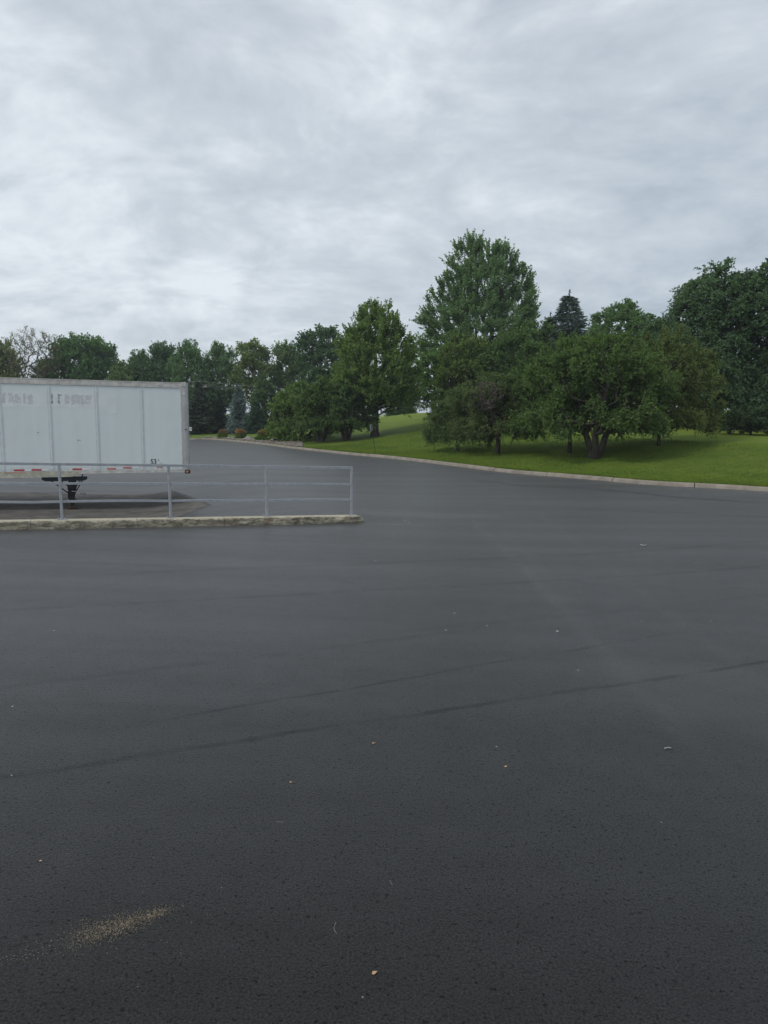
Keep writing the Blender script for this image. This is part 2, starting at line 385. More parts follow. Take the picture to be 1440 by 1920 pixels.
# ------------------------------------------------------------------ ground sheets
def ground_sheets():
    # far ground
    n = 80; xs = np.linspace(-1500, 1500, n); ys = np.linspace(-1500, 1500, n)
    gx, gy = np.meshgrid(xs, ys, indexing='ij'); V = np.stack([gx, gy, np.full_like(gx, -.9)], -1).reshape(-1, 3)
    idx = np.arange(n * n).reshape(n, n); Fq = np.stack([idx[:-1, :-1], idx[1:, :-1], idx[1:, 1:], idx[:-1, 1:]], -1).reshape(-1, 4)
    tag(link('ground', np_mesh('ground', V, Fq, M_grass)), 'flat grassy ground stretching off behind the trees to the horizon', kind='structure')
    xs = np.concatenate([np.linspace(-85, -16, 40), np.linspace(-15.6, 9, 83), np.linspace(10, 60, 36)])
    ys = np.concatenate([np.linspace(-25, 0, 16), np.linspace(1, 11, 16), np.linspace(11.3, 30, 63), np.linspace(31, 72, 42)])
    gx, gy = np.meshgrid(xs, ys, indexing='ij')
    V = np.stack([gx, gy, asphalt_z(gx, gy)], -1).reshape(-1, 3)
    idx = np.arange(len(xs) * len(ys)).reshape(len(xs), len(ys)); Fq = np.stack([idx[:-1, :-1], idx[1:, :-1], idx[1:, 1:], idx[:-1, 1:]], -1).reshape(-1, 4)
    # drop the part lying well under the lawn
    cx = V[Fq].mean(1); kx = np.array([p.x for p in kerb_fine]); ky = np.array([p.y for p in kerb_fine])
    lim = np.interp(cx[:, 0], kx[np.argsort(kx)], ky[np.argsort(kx)])
    Fq = Fq[cx[:, 1] < lim + 1.6]
    tag(link('parking_lot', np_mesh('parking_lot', V, Fq, M_asph, True)), 'wide dark fresh asphalt lot filling the foreground', kind='structure')
    # lawn: fan of strips starting behind the kerb
    offs = np.concatenate([[.19, .3, .5, .8, 1.2], np.linspace(1.7, 30, 60), np.linspace(32, 140, 28)])
    V = []
    for i, p in enumerate(kerb_fine):
        a = kerb_fine[max(i - 1, 0)]; c = kerb_fine[min(i + 1, NK - 1)]
        nl = Vector((-(c - a).y, (c - a).x)).normalized()
        if nl.dot(Vector((.5, .9))) < 0: nl = -nl
        fw = float(ss(p.x, -19.5, -2)); base_n = Vector((KN.x * fw - .12 * (1 - fw), KN.y * fw + 1.0 * (1 - fw)))
        base_n.normalize()
        for o in offs:
            k = float(ss(o, .2, 6)); d = (nl * (1 - k) + base_n * k)
            d = d / max(d.length, .3)
            q = p + d * o if o > .25 else p + nl * o
            z = float(lawn_z(q.x, q.y))
            if o < .25: z = .125
            V.append((q.x, q.y, z))
    m_ = len(offs); idx = np.arange(NK * m_).reshape(NK, m_); Fq = np.stack([idx[:-1, :-1], idx[1:, :-1], idx[1:, 1:], idx[:-1, 1:]], -1).reshape(-1, 4)
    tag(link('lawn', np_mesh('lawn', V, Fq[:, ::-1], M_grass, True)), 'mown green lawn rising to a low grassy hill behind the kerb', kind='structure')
ground_sheets()

# kerb along the lawn, cast in sections
def kerb():
    root = thing('kerb', 'long pale concrete kerb between the asphalt and the lawn', None, kind='structure')
    prof = [(-.02, -.12), (-.02, .004), (.02, .10), (.05, .133), (.085, .142), (.165, .142), (.185, .128), (.185, -.12)]
    pts = kerb_fine
    rnd = random.Random(3)
    i = 0
    while i + 5 < NK:
        seg = pts[i:i + 6]; V = []; dz = rnd.uniform(-.006, .006)
        for j, p in enumerate(seg):
            a = pts[max(i + j - 1, 0)]; c = pts[min(i + j + 1, NK - 1)]; d = (c - a).normalized(); nl = Vector((-d.y, d.x))
            if nl.dot(Vector((.5, .9))) < 0: nl = -nl
            q = p + d * (.014 if j == 0 else (-.014 if j == 5 else 0))
            zb = float(asphalt_z(p.x, p.y))
            for k_, (o, z) in enumerate(prof): V.append((q.x + nl.x * (o - .02), q.y + nl.y * (o - .02), zb + z + dz + (rnd.uniform(-.002, .002) if 0 < k_ < 7 else 0)))
        n = len(prof); Fq = [(j * n + k, j * n + k + 1, (j + 1) * n + k + 1, (j + 1) * n + k) for j in range(5) for k in range(n - 1)]
        me = bpy.data.meshes.new('kerb_section'); me.from_pydata(V, [], Fq + [tuple(range(n)), tuple(range(5 * n, 6 * n))[::-1]]); me.materials.append(M_kerb)
        link('kerb_section', me, root)
        i += 5
kerb()

# ------------------------------------------------------------------ dock kerb and guard rail
POST = [Vector((-7.194 - 2.80, 13.148 - 1.15, .591 + .12)), Vector((-8.09, 12.79, .63)), Vector((-6.210, 13.547, .548)), Vector((-4.345, 14.311, .466)), Vector((-2.511, 15.064, .385)), Vector((-.727, 15.795, .306))]
RD = (POST[5] - POST[2]).normalized()                 # along the rail, downhill
RN = Vector((RD.y, -RD.x, 0)).normalized()            # towards the camera
def dock_kerb_material():
    m, t, b = new_mat('worn_painted_concrete')
    co = t.n('ShaderNodeTexCoord').outputs['Object']
    gn = t.n('ShaderNodeNewGeometry').outputs['Normal']
    nz = t.n('ShaderNodeSeparateXYZ', {0: gn}).outputs[2]
    st = t.n('ShaderNodeMapping', {'Vector': co, 'Scale': (.35, 1, 1.6)}).outputs[0]
    g = t.noise(co, 28, 5, .7); f = t.noise(st, 3.2, 6, .7); f2 = t.noise(st, 7, 5, .75)
    bare = t.mix(t.rng(f, .3, .7), (.11, .10, .075), (.26, .24, .19))
    bare = t.mix(t.rng(t.noise(co, 5, 5, .7), .5, .72, 0, .8), bare, (.035, .033, .028))
    paint = t.mix(t.rng(g, .3, .7), (.42, .385, .28), (.62, .58, .46))
    amt = t.m('MULTIPLY', t.rng(f2, .44, .58), t.rng(nz, .1, .8, .55, 1.0))
    amt = t.m('MAXIMUM', amt, t.rng(nz, .55, .95, 0, .8))
    col = t.mix(amt, bare, paint)
    x = t.n('ShaderNodeSeparateXYZ', {0: co}).outputs[0]
    rust = t.m('MULTIPLY', t.rng(t.noise(co, 3.0, 4, .6), .58, .72), .40)
    col = t.mix(rust, col, (.30, .16, .075))
    col = t.mix(t.rng(g, .58, .75, 0, .45), col, (.04, .037, .03))
    setp(t, b, color=col, rough=.92, spec=.15, normal=t.bump(t.m('ADD', g, f2), .9, .02))
    return m
M_dock = dock_kerb_material()
def dock_kerb():
    root = thing('concrete_kerb', 'worn cream painted concrete kerb with chipped edges carrying the grey guard rail', 'kerb')
    start = POST[5] + RD * .24; L = 2.02; rnd = random.Random(5)
    s = 0.0; k = 0
    import mathutils
    while s < 11.5:
        l = [1.35, 1.75, 1.72, 1.9, 1.6, 2.0, 1.8][k % 7]
        a = start - RD * s; b_ = start - RD * (s + l - .006)
        nseg = int(l / .035); W = .29; V = []
        prof = []                                       # across, z (rounded block, front face first)
        for (o, z) in ((.145, -.45), (.150, -.17), (.150, -.12), (.147, -.07), (.143, -.03), (.128, -.006), (.10, 0.0), (.05, .003), (0, .004), (-.06, .002), (-.12, -.002), (-.145, -.03), (-.15, -1.5)): prof.append((o, z))
        for j in range(nseg + 1):
            f = j / nseg; p = a.lerp(b_, f)
            endk = 1.0
            if k == 0: endk = min(1, (f * l + .015) / .16)
            for i_, (o, z) in enumerate(prof):
                nv = Vector((p.x * 7, p.y * 7, o * 20 + z * 20)); q = mathutils.noise.noise(nv); q2 = mathutils.noise.noise(nv * 3.1)
                jut = (q * .010 + q2 * .007) * (1 if i_ not in (0, 12) else 0)
                chip = max(0, mathutils.noise.noise(Vector((p.x * 2.3, p.y * 2.3, 3.0))) - .22) * .10 if i_ in (4, 5, 6) else 0
                oo = (o + jut - (chip if o > 0 else 0)) * (.72 + .28 * endk ** .5 if k == 0 else 1); zz_ = z + q2 * .004 - chip * .6
                if k == 0 and endk < 1: zz_ -= (1 - endk) ** 2 * .07 + max(0, q) * .05
                wp = p + RN * oo; V.append((wp.x, wp.y, wp.z + zz_ - root.location.z))
        n = len(prof); Fq = [(j * n + i_, (j + 1) * n + i_, (j + 1) * n + i_ + 1, j * n + i_ + 1) for j in range(nseg) for i_ in range(n - 1)]
        Fq += [tuple(range(n)), tuple(range(nseg * n, nseg * n + n))[::-1]]
        me = bpy.data.meshes.new('kerb_block'); me.from_pydata(V, [], Fq); me.materials.append(M_dock)
        link('kerb_block', me, root)
        s += l; k += 1
dock_kerb()
def rail_material():
    m, t, b = new_mat('grey_painted_steel')
    co = t.n('ShaderNodeTexCoord').outputs['Object']
    f = t.noise(co, 9, 5, .7); g = t.noise(co, 60, 3)
    col = t.mix(t.rng(f, .3, .7), (.30, .32, .35), (.40, .42, .45))
    col = t.mix(t.rng(t.noise(co, 23, 4, .7), .70, .78, 0, .7), col, (.15, .09, .055))
    setp(t, b, color=col, rough=.5, metal=.25, spec=.5, normal=t.bump(g, .15, .002))
    return m
M_rail = rail_material(); M_plate = simple('galvanised_plate', (.34, .36, .38), .5, .5, .25, 20)
def guard_rail():
    H = 1.07; base = POST[5]
    root = thing('guard_rail', 'grey steel pipe guard rail with three bars standing on the pale concrete kerb', 'railing', tuple(base))
    L = lambda p: p - base
    for i, p in enumerate(POST[0:1] + POST[1:]):
        lean = Vector((.004 * ((i * 7) % 3 - 1), 0, 0))
        mb = MB(); q = L(p); mb.bar(q + Vector((0, 0, .010)), q + Vector((0, 0, H - .026)) + lean, .052, .052, up=RD)
        po = mb.build('post', M_rail, root, bevel=.006)
        mb = MB(); ux = RD.copy(); ux.z = 0; ux.normalize()
        mb.bar(q - RD * .085 + Vector((0, 0, .008)), q + RD * .085 + Vector((0, 0, .008)), .11, .012)
        pl = mb.build('base_plate', M_plate, po, bevel=.002)
        for a in (-.065, .065):
            for c in (-.038, .038):
                mb = MB(); cc = q + RD * a + RN * c; mb.tube(cc + Vector((0, 0, .012)), cc + Vector((0, 0, .034)), .009, n=6)
                mb.build('bolt', M_plate, po)
    far = POST[0] - RD * 3.0
    for z, w_ in ((H, .050), (.700, .042), (.350, .042)):
        for i in range(len(POST) - 1):
            a, c = L(POST[i]), L(POST[i + 1])
            mid = (a + c) / 2 + Vector((0, 0, -.004 if z < .8 else 0))
            ins = RD * (.027 if z < 1 else (0.0 if i else 0))
            if z >= 1:
                a2 = a; c2 = c + (RD * .026 if i == len(POST) - 2 else RD * 0)
                mb = MB(); mb.bar(a2 + Vector((0, 0, z)), c2 + Vector((0, 0, z - .001 * (i % 2))), w_, w_ - .001 * (i % 2))
                mb.build('top_rail', M_rail, root, bevel=.006 if i == 9 else 0)
            else:
                mb = MB(); n = 4; P = [a.lerp(c, f) + Vector((0, 0, z + .010 * sin(f * pi * (1 + i % 2)) * (1 if z < .5 else .3))) for f in np.linspace(0, 1, n + 1)]
                P[0] = P[0] + ins; P[-1] = P[-1] - ins
                for k in range(n): mb.bar(P[k], P[k + 1], w_, w_)
                mb.build('middle_rail' if z > .5 else 'lower_rail', M_rail, root)
guard_rail()

# ------------------------------------------------------------------ semi trailer
def trailer_paint():
    m, t, b = new_mat('weathered_white_panel')
    co = t.n('ShaderNodeTexCoord').outputs['Object']
    mp = t.n('ShaderNodeMapping', {'Vector': co, 'Scale': (1.6, 1, .14)}).outputs[0]
    f = t.noise(mp, 2.2, 5, .6); g = t.noise(co, 1.1, 4, .6); s = t.noise(co, 38, 3, .6)
    col = t.mix(t.rng(f, .3, .7), (.655, .725, .74), (.70, .765, .78))
    col = t.mix(t.rng(g, .35, .7, 0, .35), col, (.665, .71, .705))
    z = t.n('ShaderNodeSeparateXYZ', {0: co}).outputs[2]
    col = t.mix(t.m('MULTIPLY', t.rng(z, .30, .0, 0, 1), t.rng(t.noise(mp, 9, 4), .35, .65, .1, .5)), col, (.28, .27, .24))
    col = t.mix(t.rng(s, .73, .78, 0, .25), col, (.13, .12, .11))
    setp(t, b, color=col, rough=.42, spec=.45, normal=t.bump(t.noise(co, 1.7, 2), .22, .05))
    return m
M_panel = trailer_paint()
M_patch = simple('repainted_panel', (.70, .75, .765), .5, 0, .05, 3)
M_alu = simple('aged_aluminium', (.55, .53, .50), .6, .15, .18, 5)
M_alul = simple('corner_aluminium', (.50, .50, .49), .5, .3, .12, 4)
M_seam = simple('seam_strip', (.64, .69, .71), .5, .1, .12, 8)
M_rivet = simple('rivet', (.36, .38, .40), .5, .3, .1, 8)
M_cream = simple('cream_rail', (.46, .45, .36), .65, .1, .25, 6)
M_under = simple('dark_steel', (.022, .023, .026), .75, .2, .35, 7)
M_navy = simple('navy_plate', (.012, .017, .027), .6, .1, .2, 7)
M_red = simple('red_tape', (.50, .05, .06), .45, 0, .2, 12)
M_redf = simple('faded_red_tape', (.60, .18, .14), .6, 0, .25, 14)
M_white = simple('white_tape', (.74, .77, .78), .45, 0, .08, 12)
M_black = simple('black_lettering', (.018, .022, .027), .6, 0, .3, 40)
M_ghost = simple('faded_lettering', (.56, .58, .60), .6, 0, .1, 60)
M_ghost2 = simple('lettering_residue', (.26, .26, .265), .7, 0, .3, 60)
M_orange = simple('amber_lamp', (.42, .12, .04), .3, 0, .3, 30)
M_rust = simple('rusty_steel', (.075, .045, .03), .8, .2, .4, 20)
M_tyre = simple('tyre_rubber', (.018, .018, .019), .8, 0, .2, 10)
M_steel = simple('rim_steel', (.30, .30, .30), .5, .4, .2, 10)

def trailer():
    front = Vector((-6.290, 22.284, .756)); back = Vector((-11.019, 20.321, .8305))
    d = (front - back); slope = math.atan2(d.z, d.to_2d().length); az = math.atan2(d.y, d.x)
    root = thing('semi_trailer', 'white weathered box semi trailer parked behind the guard rail with 53\' on its side', 'trailer', tuple(front))
    root.rotation_euler = (0, -slope, az)
    # local: x forward (front = 0, body extends to -x), y away from camera, z up, 0 = bottom of box
    Ht, W, Len = 2.75, 2.59, 16.15; TR = .15; x0 = -.02
    seams = [x0 - 1.19 - 1.27 * k for k in range(12)]
    edges = [x0] + seams + [-Len]
    for a, b_ in zip(edges, edges[1:]):
        mb = MB(); mb.box((b_ + .001, .0, .07), (a - .001, .012, Ht - TR + .01)); mb.build('side_panel', M_panel, root)
    for i, s in enumerate(seams[:7]):
        mb = MB(); mb.box((s - .048, -.008, .09), (s + .048, -.001, Ht - TR - .012)); st = mb.build('panel_seam', M_seam if True else None, root)
        V = []; Fq = []
        for sx in (-.034, .034):
            for z in np.arange(.12, Ht - TR - .04, .058):
                o = len(V); r = .0095
                V += [(s + sx + r * cos(k * pi / 3), -.0085, z + r * sin(k * pi / 3)) for k in range(6)] + [(s + sx, -.0135, z)]
                Fq += [(o + k, o + (k + 1) % 6, o + 6) for k in range(6)]
        rv = link('rivet', np_mesh('rivet', V, Fq, M_rivet), st); rv['kind'] = 'stuff'
        mb = MB(); mb.box((s - .012, -.0115, .10), (s + .012, -.0082, Ht - TR - .02)); mb.build('seam_rib', M_panel, st)
    # top rail, bottom rail
    mb = MB(); mb.box((-Len, -.018, Ht - TR), (x0 + .015, .03, Ht - .028)); mb.box((-Len, -.024, Ht - .026), (x0 + .02, .04, Ht)); mb.box((-Len, -.022, Ht - TR - .012), (x0, .0, Ht - TR - .001))
    tr = mb.build('top_rail', M_alu, root)
    V = []; Fq = []
    for x in np.arange(-7.5, -.05, .075):
        for z in (Ht - TR + .028,):
            o = len(V); r = .0085
            V += [(x + r * cos(k * pi / 3), -.019, z + r * sin(k * pi / 3)) for k in range(6)] + [(x, -.025, z)]
            Fq += [(o + k, o + (k + 1) % 6, o + 6) for k in range(6)]
    rv = link('rivet', np_mesh('rivet', V, Fq, M_rivet), tr); rv['kind'] = 'stuff'
    mb = MB(); mb.box((-.72, -.028, Ht - .11), (-.58, -.019, Ht - .05)); mb.box((-.69, -.034, Ht - .10), (-.66, -.028, Ht - .06)); mb.build('rail_splice', M_alul, tr)
    # lower panel band with rivet rows
    V = []; Fq = []
    for x in np.arange(-7.5, -.08, .105):
        for z in (.035, .115, .165):
            o = len(V); r = .010 if z < .1 else .007
            y0_ = -.0125 if z < .1 else -.001
            V += [(x + r * cos(k * pi / 3), y0_, z + r * sin(k * pi / 3)) for k in range(6)] + [(x, y0_ - .007, z)]
            Fq += [(o + k, o + (k + 1) % 6, o + 6) for k in range(6)]
    mb = MB(); mb.box((-3.02, -.012, .0), (x0 + .02, .03, .068)); mb.box((-3.02, -.020, -.018), (x0 + .02, .03, -.001)); br = mb.build('bottom_rail', M_alu, root)
    rv = link('rivet', np_mesh('rivet', V, Fq, M_rivet), br); rv['kind'] = 'stuff'
    mb = MB(); mb.box((-Len, -.012, .0), (-3.021, .03, .068)); mb.prism([(-3.021, -.002), (-3.021, -.055), (-3.25, -.105), (-Len, -.105), (-Len, -.002)], -.016, .02)
    cr_ = mb.build('bottom_rail', M_cream, root)
    V = []; Fq = []
    for x in np.arange(-9, -3.3, .21):
        for z in (-.03, -.075):
            o = len(V); r = .013
            V += [(x + r * cos(k * pi / 3), -.0165, z + r * sin(k * pi / 3)) for k in range(6)] + [(x, -.026, z)]
            Fq += [(o + k, o + (k + 1) % 6, o + 6) for k in range(6)]
    rv = link('rivet', np_mesh('rivet', V, Fq, M_rivet), cr_); rv['kind'] = 'stuff'
    # cross members seen as dark ends under the front rail
    for i in range(26):
        x = -.18 - i * .305
        mb = MB(); mb.box((x - .03, .06, -.10 if x < -3.3 else -.016), (x + .03, W - .03, -.001)); c_ = mb.build('cross_member', M_under, root)
        if x < -3: c_.location.z = -.0
    # rounded front corners, front wall, roof, far side, rear doors
    for side in (0, 1):
        prof = []
        R_ = .17
        for k in range(9):
            a = k / 8 * pi / 2
            prof.append((.055 + R_ * sin(a) - .02, R_ * (1 - cos(a)) - .018))
        pts = [(-.02, -.018)] + prof + [(prof[-1][0] - .05, prof[-1][1]), (-.02, .03)]
        if side: pts = [(x, W - y) for x, y in pts]
        n = len(pts); V = [(x, y, z) for z in (-.012, Ht - .005) for x, y in pts]
        me = bpy.data.meshes.new('corner_post'); me.from_pydata(V, [], [(i, (i + 1) % n, n + (i + 1) % n, n + i) for i in range(n)] + [tuple(range(n))[::-1], tuple(range(n, 2 * n))]); me.materials.append(M_alul)
        cp = link('corner_post', me, root)
        if not side:
            mb = MB(); mb.box((-.055, -.024, .05), (-.022, .0, Ht - TR)); mb.build('edge_trim', M_alu, cp)
            mb = MB(); mb.box((.05, -.022, 1.30), (.115, .01, 1.325)); mb.build('latch', M_black, cp)
            mb = MB(); mb.box((.03, -.05, Ht - .36), (.08, -.012, Ht - .32)); mb.build('clip', M_white, cp)
            mb = MB(); mb.box((-.02, -.03, Ht - .12), (.13, .03, Ht + .012)); mb.build('corner_cap', M_alul, cp, bevel=.012)
            mb = MB(); mb.box((.03, -.045, -.065), (.19, .03, .055)); mb.build('lamp_bracket', M_rust, cp, bevel=.012)
            mb = MB(); mb.tube((.11, -.046, -.01), (.11, -.070, -.01), .034, .026, n=14); mb.build('marker_lamp', M_orange, cp)
            mb = MB(); mb.tube((.085, -.0705, -.012), (.085, -.080, -.012), .016, .010, n=10); mb.build('lamp_lens', M_white, cp)
    mb = MB(); mb.box((.14, .16, .0), (.19, W - .16, Ht - .01)); mb.build('front_wall', M_panel, root)
    mb = MB(); mb.box((-Len, .031, Ht - .04), (.17, W, Ht - .006)); mb.build('roof', M_alul, root)
    mb = MB(); mb.box((-Len, W - .012, .0), (-.02, W, Ht - .04)); mb.build('far_side_wall', M_panel, root)
    mb = MB(); mb.box((-Len, .03, .0), (.10, W - .02, .03)); mb.build('floor', M_under, root)
    for s_ in (0, 1):
        mb = MB(); mb.box((-Len - .04, .03 + s_ * W / 2, .0), (-Len - .001, W / 2 + s_ * W / 2 - .03, Ht - .1)); mb.build('rear_door', M_panel, root)
    # tape
    def px_x(px):                                   # local x of the photo column on the side face
        r = ray(px, 880); f0 = Vector((0, 0, CAM_H)); nrm = Vector((math.sin(az), -math.cos(az), 0))
        t = (front - f0).dot(nrm) / r.dot(nrm); p = f0 + r * t; return (p - front).dot(d.normalized())
    for a, b_, z, mt in ((26, 46, .115, M_red), (59, 78, .118, M_red), (136, 154, .120, M_red), (201, 218, .118, M_redf), (231, 247, .145, M_redf), (294, 305, .158, M_redf), (8, 46, .047, M_redf)):
        xa, xb = px_x(a), px_x(b_); h = .024 if z > .1 else .008
        mb = MB(); mb.box((xa, -.0095 if z > .1 else -.0165, z - h), (xb, -.0085 if z > .1 else -.013, z + h)); tp = mb.build('reflective_tape', mt, root); tp['label'] = 'red strip of reflective tape'
        if z > .1 and a not in (294,):
            mb = MB(); mb.box((xb + .003, -.0095, z - h), (xb + .19, -.0085, z + h)); mb.build('reflective_tape', M_white, root)['label'] = 'white strip of reflective tape'
    # lettering
    def text(s, x, z, size, mat, name, sx=1.0, off=.0):
        cu = bpy.data.curves.new('t', 'FONT'); cu.body = s; cu.size = size; cu.offset = off; cu.resolution_u = 3
        o = bpy.data.objects.new('t', cu); C.objects.link(o); bpy.context.view_layer.update()
        me = bpy.data.meshes.new_from_object(o.evaluated_get(bpy.context.evaluated_depsgraph_get()))
        bpy.data.objects.remove(o); bpy.data.curves.remove(cu)
        me.transform(Matrix.Rotation(pi / 2, 4, 'X') @ Matrix.Diagonal((sx, 1, 1, 1)))
        me.name = name; me.materials.clear(); me.materials.append(mat)
        q = link(name, me, root); q.location = (x, -.003, z); return q
    lx = px_x(282.5); text('53', lx, .242, .225, M_black, 'lettering', .82, .004)['label'] = "black stencilled 53' length mark"
    mb = MB(); mb.prism([(lx + .228, .385), (lx + .250, .385), (lx + .245, .335), (lx + .233, .335)], -.0035, -.001); mb.build('foot_mark', M_black, root)
    mb = MB(); mb.box((lx + .262, -.0035, .272), (lx + .36, -.001, .279)); mb.build('scratch_mark', M_black, root)
    # ghost of removed lettering: patchy remains
    rnd = random.Random(8)
    def residue(x0_, x1_, z0, z1, n, mat, slant=.25, w_=(.012, .04), h_=(.01, .05), name='lettering_residue'):
        V = []; Fq = []
        for _ in range(n):
            cx = rnd.uniform(x0_, x1_); cz = rnd.uniform(z0, z1); ww = rnd.uniform(*w_); hh = rnd.uniform(*h_); o = len(V)
            k = rnd.randint(5, 7)
            V += [(cx + ww * cos(2 * pi * j / k) * rnd.uniform(.5, 1) + slant * hh * sin(2 * pi * j / k), -.0026 - rnd.random() * .0008, cz + hh * sin(2 * pi * j / k) * rnd.uniform(.6, 1)) for j in range(k)]
            for j in range(1, k - 1): Fq.append((o, o + j, o + j + 1))
        q = link(name, np_mesh(name, V, Fq, mat), root); q['kind'] = 'stuff'
    zb, zt = 2.02, 2.32
    # strokes of old capital letters, mostly gone
    def ghost_band(pa, pb, yt, yb, mat):
        xa, xb = px_x(pa), px_x(pb); mb = MB(); mb.box((xa, -.0022, yb), (xb, -.0004, yt)); mb.build('cleaned_patch', mat, root)
    ghost_band(-60, 92, 2.36, 1.93, M_patch); ghost_band(98, 181, 2.36, 1.93, M_patch)
    mb = MB(); mb.box((px_x(187), -.0022, 1.78), (px_x(223), -.0004, 2.34)); mb.build('cleaned_patch', M_patch, root)
    for pa, pb, sl in ((2, 8, .0), (11, 17, .1), (24, 36, .2), (36, 47, -.2), (51, 55, 0), (60, 68, 0), (128, 136, .5), (140, 148, .5), (149, 156, .3), (157, 163, .5), (166, 176, .2), (-30, -12, 0)):
        residue(px_x(pa), px_x(pb), zb + .02, zt - .02, 42, M_ghost, sl)
    for pa, pb in ((5, 8), (30, 36), (44, 47)): residue(px_x(pa), px_x(pb), zb, zt - .06, 10, M_seam, .2, (.006, .02), (.006, .03))
    for pa, pb in ((103, 105), (115, 118)): residue(px_x(pa), px_x(pb), zb + .03, zt, 34, M_ghost2, .1, (.006, .018), (.01, .035))
    residue(px_x(98), px_x(105), zb + .03, zb + .07, 14, M_ghost2, .1, (.01, .02), (.006, .012)); residue(px_x(115), px_x(123), zt - .05, zt - .01, 12, M_ghost2, .1, (.01, .02), (.006, .012))
    residue(px_x(113), px_x(123), zb + .14, zb + .17, 8, M_ghost, .1, (.01, .02), (.006, .012))
    # scuffs and dents
    for px, z, r in ((75, 1.20, .018), (74, 1.16, .008), (149, .98, .022), (153, .965, .012), (227, .80, .009)):
        x = px_x(px); mb = MB(); mb.prism([(x - r * 1.6, z + .004), (x, z - r * .5), (x + r * 1.4, z - r * .4), (x + r * .4, z + r * .6), (x - r, z + r * .5)], -.003, -.001); mb.build('scuff_mark', M_black, root)
    # landing gear, mounted under the body
    xl = px_x(132); zg = -1.10
    mb = MB(); mb.prism([(px_x(77), -.108), (px_x(163), -.108), (px_x(163), -.185), (px_x(156), -.23), (px_x(84), -.23), (px_x(77), -.18)], .05, .13); mb.build('mounting_plate', M_navy, root)
    for yy in (.30, W - .42):
        mb = MB(); mb.box((xl - .075, yy, -.86), (xl + .075, yy + .13, -.10)); lg = mb.build('landing_leg', M_under, root, bevel=.01)
        mb = MB(); mb.box((xl - .052, yy + .02, zg + .06), (xl + .052, yy + .11, -.861)); mb.build('inner_leg', M_under, lg)
        mb = MB(); mb.box((xl - .15, yy - .06, zg + .015), (xl + .15, yy + .19, zg + .045)); mb.box((xl - .09, yy, zg + .045), (xl + .09, yy + .13, zg + .075)); mb.build('foot_pad', M_rust, lg, bevel=.006)
        mb = MB(); mb.bar((xl - .10, yy + .06, -.62), (xl - .60, yy + .06, -.20), .06, .03); mb.bar((xl + .10, yy + .06, -.62), (xl + .33, yy + .06, -.20), .06, .03); mb.build('brace', M_under, lg)
        mb = MB(); mb.box((xl - .11, yy - .03, -.52), (xl + .11, yy - .002, -.30)); mb.build('gear_box', M_under, lg, bevel=.01)
    mb = MB(); mb.bar((xl + .085, .3, -.55), (xl + .085, W - .3, -.55), .07, .07, up=(1, 0, 0)); mb.bar((xl - .09, .42, -.78), (xl - .09, W - .42, -.30), .04, .05, up=(1, 0, 0)); mb.build('cross_brace', M_under, root)
    mb = MB(); mb.bar((xl + .02, .28, -.55), (xl + .02, .12, -.55), .025, .025, up=(1, 0, 0)); mb.bar((xl + .02, .12, -.55), (xl + .36, .12, -.55), .025, .025); mb.bar((xl + .36, .15, -.55), (xl + .36, .03, -.55), .03, .03, up=(1, 0, 0)); mb.bar((xl + .22, .2, -.66), (xl + .4, .2, -.66), .06, .08); mb.build('crank_handle', M_steel, root)
    mb = MB(); mb.tube((xl - .2, 1.0, -.98), (xl - .16, 1.0, -.98), .03, n=8); mb.build('kingpin_plate', M_under, root)
    # kingpin plate and slider rails
    for yy in (.75, W - .85): mb = MB(); mb.box((-Len + .2, yy, -.22), (-6.2, yy + .1, -.106)); mb.build('slider_rail', M_under, root)
    # running gear far back (beyond the frame)
    for ax in (-Len + 1.9, -Len + 3.15):
        mb = MB(); mb.tube((ax, .2, -.62), (ax, W - .2, -.62), .06, n=10); axl = mb.build('axle', M_under, root)
        for yy in (.03, .33, W - .58, W - .28):
            mb = MB(); mb.tube((ax, yy, -.62), (ax, yy + .25, -.62), .5, n=28); wh = mb.build('wheel', M_tyre, root, bevel=.02)
            mb = MB(); mb.tube((ax, yy - .01, -.62), (ax, yy + .26, -.62), .28, n=20); mb.build('rim', M_steel, wh)
    return root
trailer()

# concrete slab under the landing gear + joints
def draped(name, poly_px, dz, mat, label, n=26, fn=asphalt_z):
    P = [at_ground(x, y, fn) for x, y in poly_px]           # quad: a b c d
    V = []
    for i in range(n + 1):
        for j in range(n + 1):
            f, g_ = i / n, j / n; p = P[0].lerp(P[1], f).lerp(P[3].lerp(P[2], f), g_)
            V.append((p.x, p.y, float(fn(p.x, p.y)) + dz))
    Fq = [(i * (n + 1) + j, (i + 1) * (n + 1) + j, (i + 1) * (n + 1) + j + 1, i * (n + 1) + j + 1) for i in range(n) for j in range(n)]
    return tag(link(name, np_mesh(name, V, Fq, mat, True)), label, kind='structure')
draped('concrete_slab', [(-420, 1010), (394, 947.5), (322, 921), (-420, 924)], .006, M_pad, 'stained concrete slab under the trailer landing gear', 60)
M_seal = simple('crack_sealant', (.010, .010, .011), .45, 0, .2, 20)
